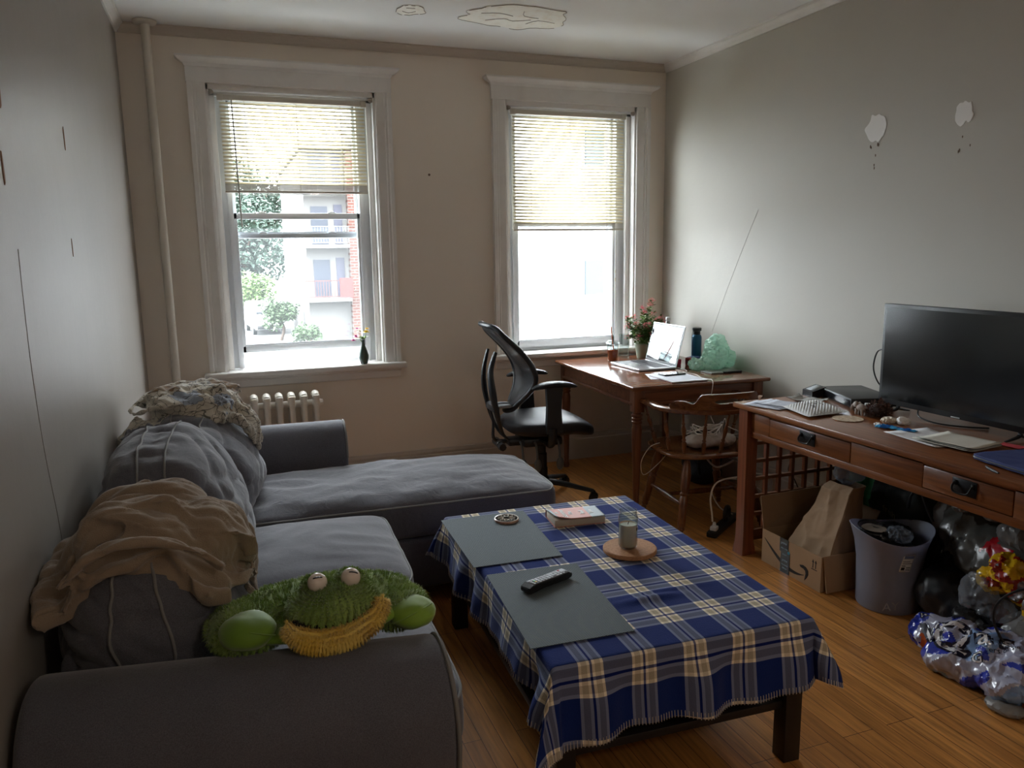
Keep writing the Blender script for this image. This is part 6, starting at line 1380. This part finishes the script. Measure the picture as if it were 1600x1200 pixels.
# large grey bags behind
o, bv = crumpled('carrier_bag', [((2.80,2.06,.20),(.16,.20,.20)),((2.82,2.18,.33),(.11,.12,.12)),((2.80,1.90,.30),(.14,.16,.13)),((2.76,2.10,.12),(.17,.20,.12)),((2.86,1.72,.25),(.10,.18,.22))], [M_GFILM, mat('red_goods', (.42,.012,.02), .25)], .011, 'large grey translucent carrier bag of rubbish behind the bin', 'plastic bag', am=.030, sc=8, floor=.002, sd=20, paint=lambda c: 1 if (abs(c.y-1.965+ (c.z-.36)*.5) < .060 and abs(c.z-.355) < .028+.02*nz(c.y*30,c.z*30,1) and c.x < 2.76) else 0)
b = B(); text_mesh(b, 'R3', .07, frame_m((2.55, 2.16, .31), (0,-1,.1), (0,0,1)), .0003, bvh=bv, dirn=Vector((1,0,0))); b.keep = True; obj('bag_lettering', b, mat('faint_black_print', (.08,.08,.08), .6), o)
crumpled('carrier_bag', [((2.74,2.18,.475),(.045,.06,.050)),((2.76,2.05,.49),(.05,.05,.055)),((2.72,1.90,.43),(.06,.07,.04))], M_WFILM, .007, 'white plastic bag handles bunched below the desk apron', 'plastic bag', am=.030, sc=16, sd=14)
crumpled('rubbish_bag', [((2.62,2.11,.12),(.11,.13,.12)),((2.64,2.02,.09),(.12,.12,.10)),((2.70,2.15,.16),(.08,.10,.12))], mat('black_bag_film', (.008,.008,.010), .35), .010, 'black rubbish bag on the floor to the right of the bin', 'rubbish bag', am=.018, sc=9, floor=.002, sd=8)
# yellow and red crisp packet
def yc(c):
    n = nz(c.y*14+3, c.z*14, c.x*10); return 0 if n > -.02 else (1 if n > -.22 else 2)
crumpled('crisp_packet', [((2.56,1.83,.34),(.05,.055,.065)),((2.58,1.78,.30),(.05,.05,.07)),((2.55,1.87,.29),(.045,.05,.05))], [mat('yellow_foil', (.72,.43,.015), .2), mat('dark_red_foil', (.30,.02,.01), .25), mat('silver_foil', (.35,.34,.36), .2, metal=.6)], .006, 'crumpled yellow and red packet on top of the rubbish pile', 'packet', am=.030, sc=19, sd=31, paint=yc)
crumpled('crisp_packet', [((2.55,1.685,.27),(.05,.06,.075)),((2.55,1.67,.17),(.05,.05,.06))], [mat('yellow_foil', (.7,.45,.02), .22), mat('brown_foil', (.12,.06,.04), .3), mat('silver_foil', (.4,.4,.4), .2)], .007, 'yellow and brown packet at the right edge of the rubbish pile', 'packet', am=.026, sc=16, sd=41, paint=yc)
crumpled('clear_bag', [((2.52,1.90,.23),(.055,.07,.085)),((2.53,1.84,.17),(.06,.07,.08)),((2.50,1.90,.13),(.05,.05,.06))], [M_CFILM, M_BLACK, mat('dark_red_goods', (.14,.02,.02), .3)], .007, 'clear plastic bag of dark rubbish above the blue packet', 'plastic bag', am=.028, sc=15, sd=51, paint=lambda c: 0 if c.z > .17+.04*nz(c.y*12,c.z*9,2) else (2 if nz(c.y*20,c.z*20,c.x*9) > .2 else 1))
crumpled('clear_bag', [((2.56,1.72,.12),(.10,.12,.11)),((2.62,1.60,.14),(.12,.12,.13)),((2.60,1.80,.07),(.10,.10,.07))], M_WFILM, .009, 'cloudy plastic bag at the right behind the blue packet', 'plastic bag', am=.026, sc=11, floor=.002, sd=61)
cable('power_cord', [(2.50,1.60,.38),(2.43,1.68,.36),(2.40,1.735,.30),(2.395,1.745,.23),(2.40,1.70,.16),(2.42,1.63,.11),(2.45,1.56,.08)], .0042, M_BLACK, 'black cord arching in front of the rubbish pile')
crumpled('black_packet', [((2.46,1.895,.16),(.045,.06,.030)),((2.45,1.82,.15),(.04,.06,.028))], M_BLACK, .006, 'black shiny packet with a thin white outline above the blue packet', 'packet', am=.02, sc=16, sd=71)
# blue and white tissue packaging in front
def wrapm(c):
    n = nz(c.x*8+1.7, c.y*9, c.z*8); e = nz(c.x*17, c.y*15+4, c.z*15)
    if c.y > 1.985+.02*e: return 1 if abs(n) < .22 else 0
    if e > .40 and c.z > .12: return 1
    if c.y > 1.93 and c.z < .09 and e > .18: return 2
    if n > .20: return 1
    if n < -.30: return 3
    return 0
TB = [((2.40,1.97,.075),(.085,.10,.070)),((2.42,1.86,.085),(.11,.12,.085)),((2.42,1.74,.095),(.12,.13,.09)),((2.43,1.62,.10),(.12,.12,.10)),((2.33,1.80,.05),(.08,.12,.055)),((2.35,1.66,.06),(.09,.12,.06))]
o, bv = crumpled('tissue_packaging', TB, [mat('white_wrap_film', (.38,.39,.50), .16, spec=.9), mat('blue_wrap_film', (.02,.04,.36), .16, spec=.9), mat('orange_wrap_print', (.55,.10,.02), .25), mat('light_blue_film', (.20,.33,.58), .16, spec=.9)], .0065, 'blue and white crumpled tissue packaging with bold lettering on the floor', 'plastic packaging', am=.036, sc=11, floor=.002, sd=81, paint=wrapm)
dr_ = Vector((.62, .18, -.76)).normalized()
M_BOLD = mat('black_wrap_print', (.015,.015,.03), .25); M_BW = mat('white_wrap_print', (.66,.64,.66), .25)
xr_ = Vector((.30,-.95,.0)); 
def put(s, sz, o_, m_, bold, rot, lift):
    x_ = Vector((.35,-.93,.1)).normalized(); n_ = -dr_; y_ = n_.cross(x_).normalized(); F = frame_m(o_, x_, y_) @ Matrix.Rotation(rot, 4, 'Z')
    b = B(); text_mesh(b, s, sz, F, .0002, bold, bvh=bv, dirn=dr_, lift=lift); b.keep = True; obj('bold_lettering', b, m_, o)
for s, sz, o_, rt in (('V', .10, (2.245,1.90,.20), .2), ('Q', .16, (2.265,1.825,.21), .15), ('a', .10, (2.31,1.735,.23), .35), ('s', .08, (2.34,1.675,.24), .3), ('P', .09, (2.38,1.79,.26), .3)):
    put(s, sz, o_, M_BOLD, .010, rt, .0012); put(s, sz, o_, M_BW, .0006, rt, .0024)
put('ers of sin', .026, (2.33,1.66,.20), M_BOLD, .0, .25, .0016); put('G', .05, (2.27,1.715,.16), M_BOLD, .004, .2, .0014); put('G', .05, (2.27,1.715,.16), M_BW, 0, .2, .0026); put('K', .036, (2.32,1.985,.2), M_BOLD, .004, .5, .0014); put('K', .036, (2.32,1.985,.2), M_BW, 0, .5, .0026); put('UCK', .036, (2.26,1.99,.12), M_BOLD, .0, -1.0, .0014)
crumpled('clear_bag', [((2.45,1.62,.02),(.10,.10,.03)),((2.30,1.60,.015),(.06,.07,.02))], mat('dull_film', (.20,.19,.18), .3), .008, 'flat dull plastic sheet under the blue packaging at the picture edge', 'plastic sheet', am=.012, sc=14, floor=.001, sd=91)
# ================================================================ OUTSIDE THE WINDOWS
GZ = -3.6
M_ASPH = mat('pale_asphalt', (.11,.11,.105), .9, var=(.6,(.085,.085,.085),.4,.7)); M_BRICK = mat('red_brick', (.30,.12,.08), .9); 
mm = M_BRICK; bb_ = mm.node_tree.nodes['Principled BSDF']; tc = N(mm,'ShaderNodeTexCoord'); mp = N(mm,'ShaderNodeMapping'); mp.inputs['Rotation'].default_value = (math.pi/2,0,0); LK(mm, tc.outputs['Object'], mp.inputs[0]); br = N(mm,'ShaderNodeTexBrick'); LK(mm, mp.outputs[0], br.inputs[0])
for k, v in (('Scale',1),('Mortar Size',.02),('Brick Width',.45),('Row Height',.16)): br.inputs[k].default_value = v
br.inputs['Color1'].default_value = (.085,.03,.022,1); br.inputs['Color2'].default_value = (.06,.022,.016,1); br.inputs['Mortar'].default_value = (.12,.10,.09,1); LK(mm, br.outputs[0], bb_.inputs['Base Color'])
struct('ground', B().box(-60, 120, 8, 200, GZ-.3, GZ), M_ASPH, smooth=False)
M_TRUNK = mat('tree_bark', (.09,.065,.05), .9)
M_T = [mat('tree_leaf_dark', (.038,.065,.048), .7), mat('tree_leaf_mid', (.055,.09,.042), .7), mat('tree_leaf_light', (.10,.16,.05), .7)]
def tree(x, y, h, r, seed, mt, label, cat='tree', base=GZ, n=5200, name='street_tree', squash=.8, group='trees beyond the parking lot'):
    rnd = random.Random(seed); t = thing(name, label, cat, (x, y, base), group=group); b = B(); b.tube([(x,y,base),(x+.2,y,base+h*.3),(x-.1,y,base+h*.65)], [r*.09,r*.07,r*.03], 8, 3)
    for k in range(7): a = k*.9; b.tube([(x,y,base+h*.35),(x+r*.5*math.cos(a), y+r*.5*math.sin(a), base+h*(.5+.04*k))], [r*.03,r*.01], 6, 1)
    obj('trunk', b, M_TRUNK, t); b = B(); lumps = [(Vector((rnd.uniform(-1,1)*r*.6, rnd.uniform(-1,1)*r*.6, rnd.uniform(.35,.85)*h)), rnd.uniform(.35,.6)*r) for _ in range(13)]
    for k in range(n):
        c, q = lumps[k % 13]; d = Vector((rnd.gauss(0,1), rnd.gauss(0,1), rnd.gauss(0,1))).normalized(); p = Vector((x, y, base))+c+Vector((d.x*q, d.y*q, d.z*q*squash))*rnd.uniform(.75,1.05)
        leaf(b, p, Vector((rnd.uniform(-1,1), rnd.uniform(-1,1), rnd.uniform(-1,.6))), rnd.uniform(.22,.42)*(r/3)**.5, rnd.uniform(.08,.15)*(r/3)**.5, Vector((rnd.uniform(-.5,.5), rnd.uniform(-.5,.5), 1)))
    b.keep = True; obj('crown', b, mt, t, kind='stuff')
tree(1.7, 71, 10.5, 4.2, 1, M_T[0], 'tall dark tree at the left seen through the left window')
tree(10.5, 80, 9.5, 4.6, 2, M_T[1], 'broad mid green tree beside the brick building')
tree(3.2, 84, 15.0, 5.5, 3, M_T[0], 'tallest tree behind the others seen through the left window', n=6000)
tree(-5.0, 84, 8, 3.8, 9, M_T[1], 'green tree behind the dark tree at the left edge of the left window')
tree(3.15, 48, 2.6, 1.1, 4, M_T[1], 'dark shrub between the parked van and the building', 'shrub', n=1700, name='shrub', group='shrubs in the lot')
tree(2.2, 64, 3.6, 2.0, 5, M_T[2], 'bright green bush behind the parked van', 'shrub', n=2400, name='shrub', group='shrubs in the lot')
tree(4.2, 43, 1.3, .8, 6, M_T[1], 'low hedge shrub in front of the white car', 'shrub', n=1000, name='shrub', group='shrubs in the lot')
def car(name, x, y, L, W, H, rz, m, label, cat, van=False):
    t = thing(name, label, cat, (x, y, GZ), rz); hw = W/2
    pr = [(-L/2,.35),(-L/2,H*.55),(-L*.42,H*.62),(-L*.33,H),(L*.38,H) if van else (L*.18,H),(L*.47,H*.62) if van else (L*.30,H*.62),(L/2,H*.5),(L/2,.35)]
    b = B(); b.prism(pr, 'y', -hw, hw); bmesh.ops.recalc_face_normals(b.bm, faces=b.bm.faces); bmesh.ops.bevel(b.bm, geom=list(b.bm.edges), offset=.10, segments=2, affect='EDGES'); obj('body', b, m, t, local=True)
    for sx in (-L*.33, L*.32):
        for sy in (-1, 1): b = B(); b.cyl((sx, sy*(hw-.2), .33), (sx, sy*(hw+.02), .33), .33, None, 20); obj('wheel', b, M_BLACK, t, local=True)
    b = B(); b.mesh([(-L*.415,-hw*.8,H*.66),(-L*.415,hw*.8,H*.66),(-L*.338,hw*.75,H*.95),(-L*.338,-hw*.75,H*.95)], [(0,1,2,3)]); o = obj('windscreen', b, mat('car_glass', (.02,.025,.03), .08, spec=.8), t, local=True, solid=.04)
    for sy in (-1, 1): b = B(); b.prism([(-L*.30,H*.64),(-L*.26,H*.93),(L*.12,H*.93),(L*.20,H*.64)], 'y', sy*(hw-.01)-.02, sy*(hw-.01)+.02); obj('side_window', b, MATS['car_glass'], t, local=True)
    b = B(); b.box(-L/2-.04, -L/2+.05, -hw*.85, hw*.85, .38, .62, .03); obj('bumper', b, M_BLACK, t, local=True)
M_WCAR = mat('white_car_paint', (.75,.76,.77), .25, coat=.5); M_GCAR = mat('silver_car_paint', (.45,.47,.50), .25, metal=.3, coat=.5)
car('van', 2.55, 54, 4.8, 1.95, 2.0, math.pi/2+.1, M_WCAR, 'white van facing the window in the parking lot', 'van', True)
car('car', 4.9, 64, 4.3, 1.8, 1.45, math.pi/2-.5, M_GCAR, 'silver car parked behind the shrub', 'car')
# brick building with balconies
bd = thing('brick_building', 'brick apartment block with white balconies seen through the left window', 'building', (10, 52, GZ)); M_WPAN = mat('white_panel', (.13,.125,.12), .7); M_WINB = mat('dark_window_glass', (.03,.035,.05), .4)
BXa = 4.55
b = B(); b.box(BXa+2.3, 18, 44, 60, GZ, 7.0); obj('wall', b, M_BRICK, bd, smooth=False)
b = B(); b.box(BXa, BXa+2.3, 44.6, 60, GZ, 7.0); obj('panel_wall', b, M_WPAN, bd, smooth=False)
b = B(); b.box(BXa-.2, 18.2, 43.7, 60.2, 7.0, 7.4); obj('roof_edge', b, M_WPAN, bd, smooth=False)
for z in (-.95, 1.95, 4.85):
    b = B(); b.box(BXa-1.1, BXa+2.2, 43.2, 44.6, z-.18, z, .02); s = obj('balcony_slab', b, M_WPAN, bd, smooth=False)
    b = B(); y = 43.25
    b.box(BXa-1.1, BXa+2.2, y-.02, y+.02, z+.95, z+1.0); b.box(BXa-1.1, BXa+2.2, y-.02, y+.02, z+.1, z+.14)
    for k in range(23): x = BXa-1.08+k*.147; b.box(x-.012, x+.012, y-.012, y+.012, z+.1, z+.97)
    obj('railing', b, mat('rail_brown', (.08,.03,.025), .6) if z < 0 else M_WPAN, s, smooth=False)
    b = B(); b.box(BXa+.35, BXa+1.25, 44.54, 44.61, z+.05, z+2.1); obj('window', b, M_WINB, bd, smooth=False)
    b = B(); b.box(BXa+1.6, BXa+2.05, 44.54, 44.61, z+.05, z+2.2); obj('door', b, mat('door_dark', (.04,.04,.06), .5), bd, smooth=False)
for z in (-3.2, -.4, 2.5):
    for x in (8.2, 10.5, 13): b = B(); b.box(x, x+1.1, 43.93, 44.01, z, z+1.5); o = obj('window', b, M_WINB, bd, smooth=False); b = B(); b.box(x-.1, x+1.2, 43.9, 44.0, z-.14, z-.02); obj('window_ledge', b, M_WPAN, o, smooth=False)
b = B(); b.box(BXa+1.55, BXa+2.25, 43.1, 43.16, -.9, .15); obj('red_panel', b, mat('red_crate', (.16,.02,.018), .6), bd, smooth=False)
# pale neighbour outside the right window
nb_ = thing('pale_building', 'pale rendered neighbour building close outside the right window', 'building', (10, 15, GZ)); M_PALE = mat('pale_render', (.34,.33,.32), .8)
b = B(); b.box(4.6, 22, 15.0, 24, GZ, 5.2); obj('wall', b, M_PALE, nb_, smooth=False)
for (x, z) in ((7.25,.55),(10.2,.55),(13.4,.55),(7.25,3.2),(10.2,3.2)):
    b = B(); b.box(x, x+.42, 14.93, 15.02, z, z+.72); o = obj('window', b, mat('pale_window_glass', (.02,.03,.04), .6), nb_, smooth=False); b = B(); b.box(x-.06, x+.48, 14.90, 15.0, z-.08, z); obj('window_ledge', b, M_PALE, o, smooth=False)
